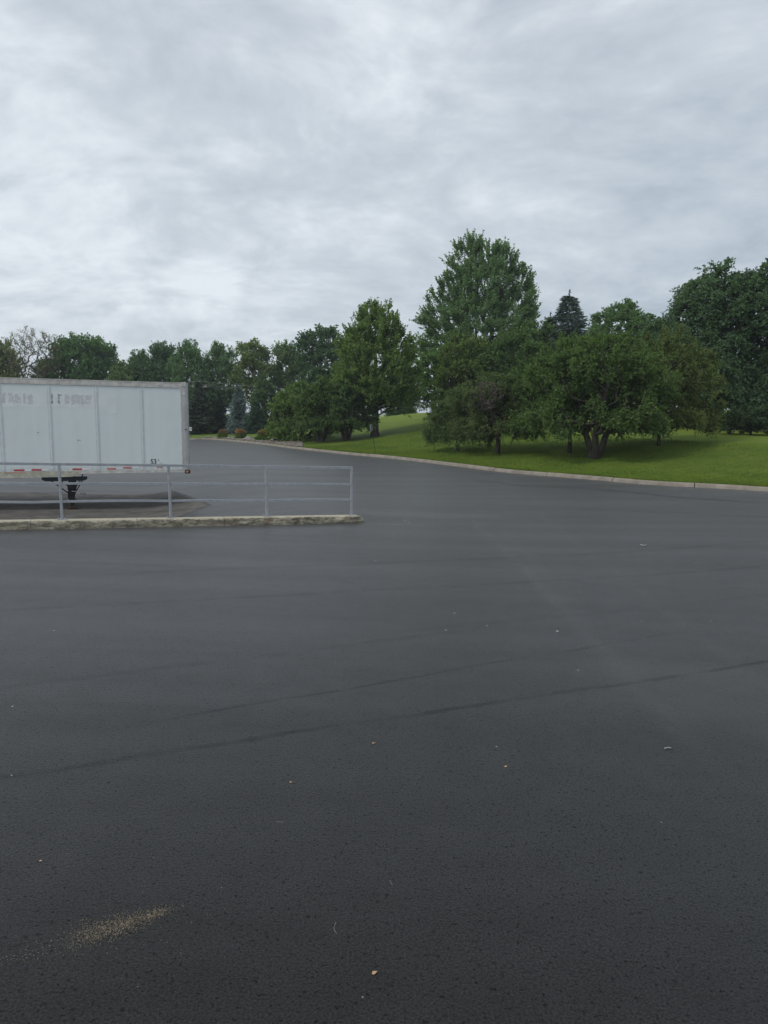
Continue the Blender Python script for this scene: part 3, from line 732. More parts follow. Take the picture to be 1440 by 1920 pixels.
def strip(name, pts_px, width, label, dz=.010, mat=None, seed=0, jit=.04):
    P = [at_ground(x, y, asphalt_z).to_2d() for x, y in pts_px]; Q, L = resample(catmull(P, .2), .22); rnd = random.Random(seed); V = []
    off = 0
    for i, p in enumerate(Q):
        a = Q[max(i - 1, 0)]; c = Q[min(i + 1, len(Q) - 1)]; d = (c - a).normalized(); nl = Vector((-d.y, d.x)); off = off * .8 + rnd.uniform(-jit, jit)
        wd = width * rnd.uniform(.35, 1.5) * min(1, i / 4 + .1, (len(Q) - 1 - i) / 4 + .1)
        for s in (-1, 1):
            q = p + nl * (off + s * wd / 2); V.append((q.x, q.y, float(asphalt_z(q.x, q.y)) + dz))
    Fq = [(2 * i, 2 * i + 2, 2 * i + 3, 2 * i + 1) for i in range(len(Q) - 1)]
    return tag(link(name, np_mesh(name, V, Fq, mat or M_seal)), label, kind='structure')
strip('asphalt_crack', [(845, 896), (905, 902), (1000, 912), (1110, 917), (1210, 926), (1260, 932), (1350, 939), (1460, 944)], .055, 'thin dark crack in the asphalt running along the kerb', seed=1, jit=.07)
strip('asphalt_crack', [(808, 893), (818, 894.5)], .10, 'short dark crack in the asphalt', seed=2)
strip('slab_edge_strip', [(322, 919.5), (345, 928), (370, 938), (397, 948.5)], .09, 'dark sealed joint along the edge of the concrete slab', seed=3, jit=.015, dz=.014)
strip('slab_edge_strip', [(-60, 975), (80, 965.5), (200, 959.5), (398, 948.5)], .035, 'pale joint between slab and asphalt', seed=4, jit=.01, dz=.014, mat=M_pad)
strip('slab_edge_strip', [(-60, 925.5), (60, 924), (150, 923)], .10, 'dark line along the back edge of the slab', seed=5, jit=.01, dz=.014)  # dark strip laid along the slab's back edge

# ------------------------------------------------------------------ trees
def unit(v): return v / np.maximum(np.linalg.norm(v, axis=-1, keepdims=True), 1e-6)
def sample_tips(rng, blobs, n, zmin=None, shell=.35):
    B = np.array(blobs, float); w_ = (B[:, 3] * B[:, 4] * B[:, 5]) ** (2 / 3); w_ /= w_.sum(); out = np.zeros((0, 3))
    while len(out) < n:
        k = rng.choice(len(B), n, p=w_); d = unit(rng.normal(size=(n, 3))); r = (shell + (1 - shell) * rng.random(n)) ** .6
        p = B[k, :3] + d * B[k, 3:] * r[:, None]
        deep = np.zeros(n, bool)
        for b_ in B: deep |= (np.linalg.norm((p - b_[:3]) / b_[3:], axis=1) < .45)
        keep = ~deep | (rng.random(n) < .40)
        if zmin is not None: keep &= (p[:, 2] > zmin)
        out = np.vstack([out, p[keep]])
    return out[:n]
def skeleton(rng, trunks, tips, seg=.55, pen=.22, arch=.4):
    P = np.zeros((60000, 3)); par = np.full(60000, -1, int); pl = np.zeros(60000); n = 0
    for T in trunks:
        T = [np.array(q, float) for q in T]; prev = -1
        for a, b_ in zip(T, T[1:]):
            m = max(1, int(np.linalg.norm(b_ - a) / .4))
            for j in range(m + (1 if b_ is T[-1] else 0)):
                P[n] = a + (b_ - a) * j / m + rng.normal(size=3) * .015; par[n] = prev
                pl[n] = pl[prev] + np.linalg.norm(P[n] - P[prev]) if prev >= 0 else 0; prev = n; n += 1
    nt_ = n
    dd = np.array([np.min(np.linalg.norm(P[:n] - t, axis=1)) for t in tips]); tip_idx = []
    low = min(.45 * max(q[2] for T in trunks for q in T), 1.2)
    for i in np.argsort(dd):
        t = tips[i]; v = t - P[:n]; d = np.linalg.norm(v, axis=1); hd = np.hypot(v[:, 0], v[:, 1])
        cost = d + pen * pl[:n] + 1.6 * np.maximum(0, P[:n, 2] - (t[2] - .35 * hd)) + 8 * (P[:n, 2] < low * .8)
        j = int(np.argmin(cost)); D = d[j]; m = max(2, int(D / seg)); a = P[j].copy()
        ctrl = a + (t - a) * .45 + np.array([0, 0, arch * .35 * D]) + rng.normal(size=3) * .06 * D; prev = j
        for q in range(1, m + 1):
            f = q / m; P[n] = (1 - f) ** 2 * a + 2 * f * (1 - f) * ctrl + f * f * t + (rng.normal(size=3) * .03 if q < m else 0)
            par[n] = prev; pl[n] = pl[prev] + np.linalg.norm(P[n] - P[prev]); prev = n; n += 1
        tip_idx.append(n - 1)
    P, par = P[:n], par[:n]; cnt = np.zeros(n); cnt[tip_idx] = 1
    for i in range(n - 1, -1, -1):
        if par[i] >= 0: cnt[par[i]] += cnt[i]
    return P, par, np.maximum(cnt, 1), nt_, np.array(tip_idx)
def tubes(P, par, r, sides=5):
    i = np.nonzero(par >= 0)[0]; a, b_ = P[par[i]], P[i]; d = unit(b_ - a)
    ref = np.where(np.abs(d[:, 2:3]) > .9, np.array([[1., 0, 0]]), np.array([[0, 0, 1.]])); x = unit(np.cross(d, ref)); y = np.cross(d, x)
    th = np.arange(sides) * 2 * pi / sides; c, s = np.cos(th)[None, :, None], np.sin(th)[None, :, None]
    ring = x[:, None] * c + y[:, None] * s
    # the thick end never exceeds 1.35x of the thin end unless it belongs to the same stem
    ra = np.minimum(r[par[i]], r[i] * 1.35 + .004)
    V = np.concatenate([a[:, None] + ring * ra[:, None, None], (b_ + d * r[i][:, None] * .3)[:, None] + ring * r[i][:, None, None]], 1).reshape(-1, 3)
    k = np.arange(sides); k2 = (k + 1) % sides; f = np.stack([k, k2, k2 + sides, k + sides], -1)[None] + (np.arange(len(i)) * 2 * sides)[:, None, None]
    return V, f.reshape(-1, 4)
def leaf_quads(rng, pos, dirs, size, width=.42, up=.45):
    n = len(pos); nrm = unit(rng.normal(size=(n, 3)) * .8 + np.array([0, 0, up])); side = unit(np.cross(dirs, nrm)); sz = size * rng.uniform(.7, 1.3, n)[:, None]
    nn = np.cross(side, dirs); mid = pos + dirs * sz * .48
    V = np.stack([pos, mid + side * sz * width + nn * sz * .10, pos + dirs * sz + nn * sz * -.06, mid - side * sz * width + nn * sz * .10], 1).reshape(-1, 3)
    return V, np.arange(n * 4).reshape(n, 4)
def foliage(rng, P, par, cnt, centre, n_leaves, leaf, twig=(.3, .75), outw=.6, upw=.45, droop=0.0, rnd=.55, width=.36, per=11, maxc=4):
    cand = np.nonzero((cnt <= maxc) & (par >= 0))[0]; nt_ = max(1, n_leaves // per)
    k = rng.choice(cand, nt_); o = P[k] + (P[par[k]] - P[k]) * rng.random(nt_)[:, None]
    t = unit(unit(o - centre) * outw + np.array([0, 0, upw]) + rng.normal(size=(nt_, 3)) * rnd + unit(P[k] - P[par[k]]) * .5); L = rng.uniform(*twig, nt_)
    f = np.sqrt(rng.random((nt_, per))); curve = np.array([0, 0, -droop])
    pos = o[:, None] + t[:, None] * (L[:, None] * f)[..., None] + curve * (f ** 2 * L[:, None])[..., None]
    ld = unit(t[:, None] * .55 + rng.normal(size=(nt_, per, 3)) * .6 + curve * .8)
    tint = (rng.random(nt_)[:, None] * .45 + rng.random((nt_, per)) * .55).ravel()
    V, Fq = leaf_quads(rng, pos.reshape(-1, 3), ld.reshape(-1, 3), leaf, width)
    return V, Fq, tint
def tree_meshes(seed, trunks, blobs, n_tips, n_leaves, leaf, r_tip=.012, r_exp=.5, zmin=None, shell=.3, bark=None, centre=None, rmax=None, extra_bare=None, **k):
    rng = np.random.default_rng(seed); tips = sample_tips(rng, blobs, n_tips, zmin, shell)
    P, par, cnt, nt_, ti = skeleton(rng, trunks, tips)
    r = r_tip * cnt ** r_exp
    if rmax: r = np.minimum(r, rmax)
    base = P[:, 2] < .5; r = np.where(base, r * (1 + .5 * np.clip((.5 - P[:, 2]) / .5, 0, 1) ** 2), r)
    V, Fq = tubes(P, par, r, 6); tm = np_mesh('trunk', V, Fq, bark or M_bark, True)
    B = np.array(blobs, float); c = centre if centre is not None else np.average(B[:, :3], axis=0, weights=B[:, 3] ** 2)
    c = np.array(c, float) - np.array([0, 0, .3])
    V, Fq, tint = foliage(rng, P, par, cnt, c, n_leaves, leaf, **k)
    cm = np_mesh('crown', V, Fq, M_leaf, False, tint)
    return tm, cm
def put_tree(name, label, loc, meshes, color, group=None, cat='tree', rz=0.0, sc=(1, 1, 1)):
    t = thing(name, label, cat, tuple(loc), rz, group); t.scale = sc
    a = link('trunk', meshes[0], t); b_ = link('crown', meshes[1], t); b_.color = tuple(color) + (1,)
    return t
def gen_blobs(rng, h, r, base, n, size=.50, shape='oval'):
    out = []
    for i in range(n):
        f = (i + .5) / n; z = base + (h - base) * (.08 + .80 * f)
        env = {'oval': math.sin(pi * min(1, (f * .86 + .12))) ** .7, 'cone': (1 - f) ** .75 * .9 + .12, 'vase': .35 + .65 * math.sin(pi * min(.97, f * .75 + .2)), 'dome': math.sqrt(max(.04, 1 - f * f * .92))}[shape]
        a = i * 2.399 + rng.uniform(-.4, .4); rad = r * env * rng.uniform(.38, .68); s = r * size * rng.uniform(.8, 1.2) * (.6 + .4 * env)
        out.append((cos(a) * rad, sin(a) * rad, z, s, s, s * rng.uniform(.7, 1.0)))
    return out
G1 = (.050, .092, .040); G2 = (.042, .074, .036); G3 = (.075, .115, .035); G4 = (.060, .085, .032); GD = (.036, .062, .034)

# --- T3: the round-topped tree with one trunk at left centre
p = place(703, 56.5)
bl = [(0, 0, 5.6, 3.0, 3.0, 3.2), (-.9, 0, 4.0, 2.3, 2.4, 1.9), (1.2, .2, 4.1, 2.4, 2.4, 2.0), (.1, 0, 8.2, 2.0, 2.0, 2.0), (-1.3, 0, 7.0, 1.4, 1.6, 1.5), (1.5, 0, 6.8, 1.5, 1.6, 1.6), (.0, -1.5, 5, 2, 1.6, 2.6), (1.9, -.2, 2.9, 1.2, 1.3, .9), (-.5, 0, 9.6, .9, 1, .9), (.8, 0, 9.5, .8, .9, .9), (.2, 0, 10.0, .5, .5, .6)]
m = tree_meshes(11, [[(0, 0, -.2), (.02, 0, 1.6), (.05, 0, 4.5), (.05, 0, 8.5)]], bl, 1000, 110000, .130, r_tip=.010, zmin=1.9, upw=.85, outw=.7, rnd=.28, twig=(.5, 1.15), per=18)
put_tree('shade_tree', 'rounded green tree with a single straight trunk beside the leaning sign post', p, m, (.085, .122, .046), sc=(1.02, 1.02, .93))
# --- T4: the tallest, feathery maple
p = place(893, 69)
bl = [(0, 0, 8.5, 4.6, 4.6, 4.2), (0.3, 0, 13.2, 3.4, 3.4, 3.2), (-2.6, 0, 9.8, 2.6, 2.6, 2.6), (2.8, 0, 10.5, 2.6, 2.6, 3.0), (-1.3, 0, 15.6, 1.5, 1.6, 1.9), (.9, 0, 16.0, 1.5, 1.6, 1.7), (2.5, 0, 14.6, 1.6, 1.7, 1.8), (-3.0, 0, 12.4, 1.3, 1.5, 1.8), (-4.0, 0, 7.0, 1.8, 2.2, 1.8), (4.2, 0, 7.2, 1.7, 2, 2.0), (0, -2.6, 7.2, 3, 2.2, 3), (-1.5, 0, 5, 3.4, 3, 1.8), (2, 0, 5, 3.2, 3, 1.8), (-.2, 0, 17.2, .6, .6, .9), (4.1, 0, 12.2, 1.0, 1.2, 1.5), (-4.6, 0, 9.6, .9, 1, 1.3), (-2.1, 0, 14.6, 1.5, 1.6, 1.8), (2.2, 0, 16.0, 1.2, 1.4, 1.4), (-.9, 0, 16.9, 1.0, 1.1, 1.2), (3.6, 0, 13.4, 1.2, 1.3, 1.6), (4.4, 0, 9.6, 1.1, 1.3, 1.6), (0, -1.2, 12, 2.6, 2.4, 3.5)]
m = tree_meshes(12, [[(0, 0, -.2), (0, 0, 2.6), (-.3, 0, 7), (-.2, 0, 14)], [(0, 0, 2.0), (1.0, .2, 6), (1.5, 0, 12)], [(0, 0, 2.2), (-1.4, -.2, 6.2), (-2, 0, 10)]], bl, 1500, 175000, .150, r_tip=.012, zmin=2.6, upw=.95, outw=.75, rnd=.26, twig=(.7, 1.55), shell=.22, per=22)
m[1]
put_tree('maple_tree', 'tallest feathery green maple rising behind the grassy hill', p, m, (.084, .130, .070), sc=(1.0, 1.0, .875))
# --- understory trees in front of the maple
def small_oval(seed, h, r, base, tips, leaves, leaf, col, **k):
    rng = np.random.default_rng(seed); return tree_meshes(seed, [[(0, 0, -.2), (.05, 0, h * .3), (0, .05, h * .75)]], gen_blobs(rng, h, r, base, 9), tips, leaves, leaf, **k)
m = small_oval(21, 6.2, 2.7, .9, 260, 26000, .15, None, upw=.2, droop=.2, twig=(.3, .8))
put_tree('small_tree', 'loose light green tree at the left foot of the tallest maple', place(812, 64), m, (.066, .112, .038))
put_tree('small_tree', 'yellowish green tree in front of the middle of the tallest maple', place(872, 61), (m[0], m[1]), (.070, .098, .032), rz=2.1, sc=(.95, .95, 1.15))
put_tree('small_tree', 'mid green tree low behind the brownish crabapple', place(955, 60), (m[0], m[1]), (.05, .082, .032), rz=4.0, sc=(1.15, 1.15, 1.10))
put_tree('small_tree', 'bushy green tree between the maple and the blue spruce', place(985, 63), (m[0], m[1]), (.055, .088, .036), rz=1.2, sc=(1.1, 1.1, 1.3))
# --- T6, right of the blue spruce
m = tree_meshes(22, [[(0, 0, -.2), (0, 0, 3), (0, 0, 7.5)]], [(0, 0, 7.4, 2.5, 2.4, 2.2), (-1.3, 0, 6.2, 1.8, 1.9, 1.9), (1.4, 0, 6.0, 1.9, 2, 2), (.3, 0, 9.0, 1.3, 1.3, 1.2), (-.6, 0, 4.4, 2.6, 2.4, 2.2), (.2, -1, 6.5, 2, 1.5, 2.4), (1.0, 0, 8.2, 1.3, 1.3, 1.3), (-1.2, 0, 8.2, 1.1, 1.2, 1.2)], 460, 52000, .14, zmin=2, twig=(.3, .8))
put_tree('broadleaf_tree', 'round leafy tree right of the blue spruce behind the crabapples', place(1150, 60, -.3), m, (.066, .104, .052), sc=(1, 1, .93))
# --- T7, the dark mass at right: two big trees
bl = [(0, 0, 8.6, 2.6, 2.6, 2.4), (-1.8, 0, 7.4, 2.0, 2.2, 2.0), (1.9, 0, 8.2, 2.0, 2.2, 2.2), (.2, 0, 10.8, 1.4, 1.4, 1.1), (-1.2, 0, 9.6, 1.3, 1.4, 1.2), (-2.9, 0, 5.8, 1.7, 2.0, 1.6), (2.6, 0, 5.4, 2.0, 2.2, 2.2), (0, -1, 5, 2.8, 2.4, 2.4), (-1.6, -.4, 3.2, 2.4, 2.2, 1.6), (1.4, 0, 2.8, 2.4, 2.2, 1.4), (-3.6, 0, 7.6, .8, .9, .8), (1.7, 0, 10.4, .9, .9, .9)]
m = tree_meshes(31, [[(0, 0, -.2), (0, 0, 2.4), (.2, 0, 8.5)], [(0, 0, 1.2), (-1.2, 0, 5), (-1.6, 0, 8)], [(0, 0, 1.4), (1.3, 0, 5), (1.9, 0, 8)]], bl, 900, 110000, .13, zmin=.8, upw=.15, droop=.45, twig=(.4, .95), outw=.6, shell=.25)
pA = place(1318, 48, 0); pB = place(1425, 46, 0)
put_tree('willow_tree', 'large dark green tree with a domed top, second from the right edge', pA, m, (.058, .094, .054), sc=(1, 1, .90))
put_tree('willow_tree', 'large dark green tree cut off by the right edge of the picture', pB, (m[0], m[1]), (.052, .086, .050), rz=2.5, sc=(1.0, 1.0, .90))
put_tree('willow_tree', 'dark green tree just beyond the right edge', place(1560, 50), (m[0], m[1]), (.037, .064, .034), rz=4.4, sc=(1.1, 1.1, 1.0))

# --- crabapples: wide low crowns on short leaning stems
def crab(seed, h, r, base, tips, leaves, leaf=.085, stems=1, nb=13, sx=1.0, dome=.9, **k):
    rng = np.random.default_rng(seed); B = []
    for i in range(nb):
        a = i * 2.399 + rng.uniform(-.3, .3); q = math.sqrt((i + .5) / nb); rad = r * q * .78
        zt = base + (h - base) * (.46 + .30 * (1 - q ** 2) * dome) ; s = r * rng.uniform(.30, .42)
        B.append((cos(a) * rad * sx, sin(a) * rad, zt + rng.uniform(-.3, .3), s * sx, s, s * rng.uniform(.8, 1.05)))
        if q > .5 and True: B.append((cos(a) * rad * 1.08 * sx, sin(a) * rad * 1.08, base + .12 * (h - base) + rng.uniform(0, .5), s * .8, s * .8, s * .7))
    B.append((0, 0, h - r * .34, r * .42, r * .42, r * .34))
    for q_ in range(6): B.append((cos(q_) * r * .35, sin(q_) * r * .35, base + (h - base) * (.25 + .08 * q_), r * .42, r * .42, r * .34))
    for i in range(14):                                     # drooping skirt all round
        a = i * .4488 + rng.uniform(-.15, .15); B.append((cos(a) * r * .80 * sx, sin(a) * r * .80, base + rng.uniform(-.05, .55), r * .24, r * .24, .55))
    T = []
    for i in range(stems):
        a = 2 * pi * i / max(stems, 1) + rng.uniform(-.3, .3); l = .22 * h if stems > 1 else .03 * h; o = .09 if stems > 1 else 0
        T.append([(cos(a) * o, sin(a) * o, -.15), (cos(a) * (o + l * .5), sin(a) * (o + l * .3), h * .2), (cos(a) * l * 1.5, sin(a) * l * 1.4, h * .45), (cos(a) * l * 2.0, sin(a) * l * 2.0, h * .72)])
    return tree_meshes(seed, T, B, tips, leaves, leaf, zmin=base - .35, shell=.05, r_tip=.0125, twig=(.2, .6), **k)
GR = 'crabapple trees along the kerb'
m5 = crab(41, 6.0, 3.3, 1.45, 800, 120000, .082, stems=3, nb=19, upw=.35, droop=.25, rmax=.15)
m4 = crab(42, 5.7, 3.2, 1.4, 720, 100000, .084, stems=1, nb=18, upw=.35, droop=.25, rmax=.11)
m3 = crab(43, 4.6, 2.35, 1.0, 460, 64000, .078, stems=1, nb=15, sx=1.15, upw=.25, droop=.3, rmax=.13)
p5 = place(1114, 34.0); p4 = place(1074, 36.3)
put_tree('crabapple_tree', 'widest crabapple with three splayed stems nearest the kerb', p5 + Vector((.0, 0, 0)), m5, (.056, .086, .032), GR, rz=.5)
put_tree('crabapple_tree', 'crabapple on a dark slim stem just left of the three stemmed one', p4 + Vector((-.1, .4, 0)), m4, (.054, .086, .033), GR, rz=1.9, sc=(1.0, 1.0, 1.0))
put_tree('crabapple_tree', 'crabapple whose crown hangs nearest the right end of the row with olive top leaves', place(1232, 37.2, -.45), (m4[0], m4[1]), (.064, .082, .031), GR, rz=3.5, sc=(.86, .86, 1.08))
put_tree('crabapple_tree', 'small crabapple with a thinning brownish crown on a single dark trunk', place(931, 39.2), m3, (.058, .078, .036), GR, rz=.4)
put_tree('crabapple_tree', 'low crabapple crown at the left end of the right hand row', place(858, 42.0, -.2), (m3[0], m3[1]), (.056, .080, .036), GR, rz=2.7, sc=(.80, .80, .88))
# dead twiggy part of that crown
rng = np.random.default_rng(5)
tp = sample_tips(rng, [(-.9, -1.55, 3.15, .95, .75, .85)], 520, None, .1)
P_, par_, cnt_, _, _ = skeleton(rng, [[(0, 0, 1.2), (-.6, -1.0, 2.4)]], tp, .25)
V, Fq = tubes(P_, par_, .010 * cnt_ ** .35, 3)
o = link('dead_twigs', np_mesh('dead_twigs', V, Fq, simple('dead_twigs', (.15, .12, .115), .9)), [x for x in C.objects if x.name.startswith('crabapple_tree') and x.get('label', '').startswith('small crab')][0]); o.rotation_euler = (0, 0, -.4); o['kind'] = 'stuff'
m1 = crab(44, 5.0, 2.6, 1.25, 420, 42000, .125, stems=5, nb=15, upw=.3, droop=.2, rmax=.12)
GL = 'crabapple trees left of the tall round tree'
put_tree('crabapple_tree', 'many stemmed crabapple left of its neighbour by the sign post, deep shade under it', place(602, 56), m1, (.062, .094, .036), GL, rz=.3)
put_tree('crabapple_tree', 'many stemmed crabapple directly left of the round topped tree', place(650, 55.5), (m1[0], m1[1]), (.052, .080, .034), GL, rz=2.2, sc=(.95, .95, .95))
put_tree('crabapple_tree', 'bright green crabapple reaching the grass at the left end behind the rock bed', place(563, 60, -1.0), (m1[0], m1[1]), (.074, .112, .036), GL, rz=4.1, sc=(1.0, 1.0, 1.1))

# --- conifers
def spruce_meshes(seed, h, r, base=.25, levels=34, needle=.20, n_br=8):
    rng = np.random.default_rng(seed); pos = []; dirs = []; bv = []; bp = []
    nodesP = [np.array([0, 0, -.2]), np.array([0, 0, h * .97])]; P = [nodesP[0]]; par = [-1]; R_ = [.028 * h ** .8]
    for k in range(12): P.append(np.array([rng.normal() * .01, rng.normal() * .01, h * .97 * (k + 1) / 12])); par.append(k); R_.append(.022 * h ** .8 * (1 - (k + 1) / 12.5))
    for l in range(levels):
        f = (l + rng.uniform(-.3, .3)) / levels; f = min(max(f, 0), .975); z = base + (h - base) * f
        Lr = r * (1 - f) ** 1.0 * (1 if f > .06 else .8) + .03
        nb = max(4, int(n_br * (1 - f * .4)))
        for b_ in range(nb):
            a = rng.uniform(0, 2 * pi); L = Lr * rng.uniform(.72, 1.12); n = max(3, int(L / .13)); dr = .10 - .35 * (1 - f)
            s = np.linspace(0.12, 1, n); hz = np.array([cos(a), sin(a), 0]); side = np.array([-sin(a), cos(a), 0])
            ax = hz[None] * (L * s)[:, None] + np.array([0, 0, 1])[None] * (L * (dr * s + .28 * s ** 3))[:, None] + np.array([0, 0, z])
            i0 = len(P); P.append(np.array([0, 0, z])); par.append(min(12, 1 + int(z / (h * .97) * 12)) - 1); R_.append(.008); P.append(ax[-1]); par.append(i0); R_.append(.004)
            for sg in (-1, 1):
                tw = (1 - s) * .42 * L ** .6 + .10; m_ = 2
                for q in range(m_ + 1):
                    pp = ax + side[None] * (sg * tw * q / (m_ + .3))[:, None] + hz[None] * (tw * .35 * q / m_)[:, None] + rng.normal(size=ax.shape) * .02 - np.array([0, 0, .05 * q])
                    dd = unit(side[None] * sg * .7 + hz[None] * .7 + rng.normal(size=ax.shape) * .28 + np.array([0, 0, .04]))
                    pos.append(pp); dirs.append(dd)
    for k in range(14): pos.append(np.array([[0, 0, h * (.93 + .007 * k)]])); dirs.append(unit(np.array([[rng.normal() * .12, rng.normal() * .12, 1.0]])))
    pos = np.vstack(pos); dirs = np.vstack(dirs); n = len(pos); V, Fq = leaf_quads(rng, pos, dirs, needle, .17, .3); V2, F2 = leaf_quads(rng, pos + rng.normal(size=pos.shape) * .02, unit(dirs + rng.normal(size=dirs.shape) * .3), needle * .9, .15, -.2)
    tint = np.concatenate([rng.random(n), rng.random(n)])
    cm = np_mesh('crown', np.vstack([V, V2]), np.vstack([Fq, F2 + len(V)]), M_needle, False, tint)
    V, Fq = tubes(np.array(P), np.array(par), np.array(R_), 5); tm = np_mesh('trunk', V, Fq, M_bark, True)
    return tm, cm
sp1 = spruce_meshes(51, 5.2, 1.7, .15, 34, .19, 10); sp2 = spruce_meshes(52, 9.5, 2.3, .4, 46, .23, 10)
BLUE = (.060, .082, .088); GRN = (.038, .062, .046)
put_tree('spruce_tree', 'blue grey spruce left of the smaller green spruce by the rock bed', place(452, 77, -.1), sp1, (.085, .115, .130), 'spruces at the end of the lot', cat='spruce')
put_tree('spruce_tree', 'small green spruce right of the blue grey one', place(484, 76, -.1), (sp1[0], sp1[1]), (.036, .066, .050), 'spruces at the end of the lot', 'spruce', 1.0, (.95, .95, .68))
put_tree('spruce_tree', 'grey green spruce in front of the wooden utility pole', place(379, 79, -.1), (sp2[0], sp2[1]), (.046, .064, .054), 'spruces at the end of the lot', 'spruce', 2.0, (1.0, 1.0, .62))
put_tree('spruce_tree', 'narrow dark spruce between the grey green and the blue grey ones', place(416, 81, -.1), (sp2[0], sp2[1]), (.030, .050, .038), 'spruces at the end of the lot', 'spruce', 3.0, (.62, .62, .50))
put_tree('spruce_tree', 'blue spruce with a spire top above the crabapples', place(1055, 64, .3), (sp2[0], sp2[1]), (.075, .100, .108), None, 'spruce', 0.7, (1.95, 1.95, 1.03))
put_tree('spruce_tree', 'dark green spruce left of the blue spruce above the crabapples', place(1022, 66, .3), (sp2[0], sp2[1]), (.036, .058, .046), None, 'spruce', 4.7, (1.6, 1.35, .86))
put_tree('spruce_tree', 'dark spruce half hidden behind the front trailer corner', place(330, 80, -.1), (sp2[0], sp2[1]), (.034, .056, .044), 'spruces at the end of the lot', 'spruce', 5.0, (.7, .7, .5))

# --- background row
def bg_mesh(seed, h, r, base, n_b, tips, leaves, leaf, shape='oval', **k):
    rng = np.random.default_rng(seed)
    return tree_meshes(seed, [[(0, 0, -.2), (.1, 0, h * .3), (-.1, 0, h * .8)], [(0, 0, h * .2), (r * .35, .1, h * .5), (r * .4, 0, h * .75)]], gen_blobs(rng, h, r, base, n_b, shape=shape), tips, leaves, leaf, bark=M_barkl, shell=.15, r_tip=.016, **k)
b1 = bg_mesh(61, 13, 4.0, 2.0, 17, 460, 34000, .24, 'oval', twig=(.5, 1.4), upw=.35)
b2 = bg_mesh(62, 13, 3.3, 3.0, 14, 380, 27000, .24, 'vase', twig=(.5, 1.4), upw=.5)
b3 = bg_mesh(63, 13, 3.6, 1.0, 15, 400, 32000, .24, 'dome', twig=(.5, 1.3), upw=.3)
b4 = bg_mesh(64, 14, 3.0, 4.5, 11, 280, 21000, .24, 'vase', twig=(.5, 1.3), upw=.4, outw=.5)
BG = 'trees in the far row behind the lot'
def bg(px, top, d, ms, hgt, label, col, rz, wx=1.0, base_dz=-.2):
    p = place(px, d, base_dz); ztop = at_y(px, top, d).z; s = (ztop - p.z) / hgt
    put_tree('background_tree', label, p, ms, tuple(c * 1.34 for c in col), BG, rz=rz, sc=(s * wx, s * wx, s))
bg(12, 624, 98, b2, 13.2, 'pale olive tree at the far left above the trailer roof', (.085, .098, .050), .3)
bg(-45, 640, 96, b1, 13.2, 'tree cut off by the left edge above the trailer', (.060, .085, .045), 1.3)
bg(146, 617, 94, b2, 13.2, 'slim tree with a ragged top right of the bare tree', (.050, .085, .044), 2.2, .95)
bg(200, 628, 97, b1, 13.2, 'broad green tree left of the dip in the tree line', (.052, .088, .046), 3.0, .85)
bg(95, 668, 93, b3, 13.2, 'low leafy tree below the bare tree', (.056, .088, .044), 4.4)
bg(240, 672, 92, b3, 13.2, 'low round tree in the dip of the tree line', (.062, .088, .044), .9, .9)
bg(272, 655, 100, b1, 13.2, 'rounded tree right of the dip in the tree line', (.050, .080, .044), 5.1, .8)
bg(318, 634, 99, b2, 13.2, 'dark tree with spiky top above the front end of the trailer', (.038, .066, .042), .4, .9)
bg(365, 635, 92, b1, 13.2, 'cottonwood like tree just right of the trailer corner', (.054, .088, .050), 1.7, .72)
bg(420, 640, 95, b1, 13.2, 'cottonwood like tree left of the thin olive one', (.056, .090, .052), 3.9, .80)
bg(478, 634, 90, b4, 14.0, 'thin olive tree with pale stems above the blue grey spruce', (.068, .088, .042), .2, .95)
bg(545, 632, 92, b2, 13.2, 'airy tree between the thin olive one and the dark crowned one', (.056, .080, .044), 5.0, .8)
bg(500, 700, 84, b3, 13.2, 'low dark tree behind the small green spruce', (.042, .066, .034), 2.0, 1.1)
bg(606, 606, 86, b4, 14.0, 'dark crowned tree with sky showing through its stems', (.034, .060, .036), 2.9, 1.1)
bg(395, 690, 88, b3, 13.2, 'low dark tree behind the spruces', (.036, .058, .036), .5, 1.2)
bg(745, 680, 92, b3, 13.2, 'low tree showing between the round topped tree and the maple', (.050, .080, .040), 1.5, 1.0, 0)
bg(560, 715, 80, b3, 13.2, 'dark shrubby tree behind the left crabapples', (.038, .060, .034), 3.3, 1.2)
bg(655, 690, 90, b1, 13.2, 'tree hidden behind the round topped tree', (.045, .070, .038), 3.3, 1.0)
bg(1105, 650, 78, b3, 13.2, 'low tree behind the blue spruce at right', (.045, .072, .040), 2.3, 1.2, .3)
bg(1215, 640, 74, b3, 13.2, 'tree between the round leafy tree and the big dark ones', (.045, .075, .040), .3, 1.0, .3)
bg(860, 700, 88, b3, 13.2, 'tree behind the tallest maple', (.04, .066, .036), .3, 1.3, .3)
bg(1000, 690, 84, b3, 13.2, 'dark tree behind the two spruces at right', (.036, .060, .036), 4.3, 1.3, .3)
bg(1330, 640, 70, b3, 13.2, 'dark tree behind the big domed one', (.036, .060, .034), 1.3, 1.4, .3)
bg(1440, 640, 66, b3, 13.2, 'dark tree behind the one at the right edge', (.034, .058, .034), 3.3, 1.4, .3)
for i, (px, d) in enumerate(((-260, 90), (-170, 96), (-110, 92), (1650, 60), (1800, 58))):
    bg(px, 640, d, (b1, b3, b2, b3, b1)[i], 13.2, ('tree well beyond the left edge', 'tree beyond the left edge beside the far row', 'tree just beyond the left edge', 'tree beyond the right edge', 'tree well beyond the right edge')[i], (.045, .072, .04), i * 1.3)
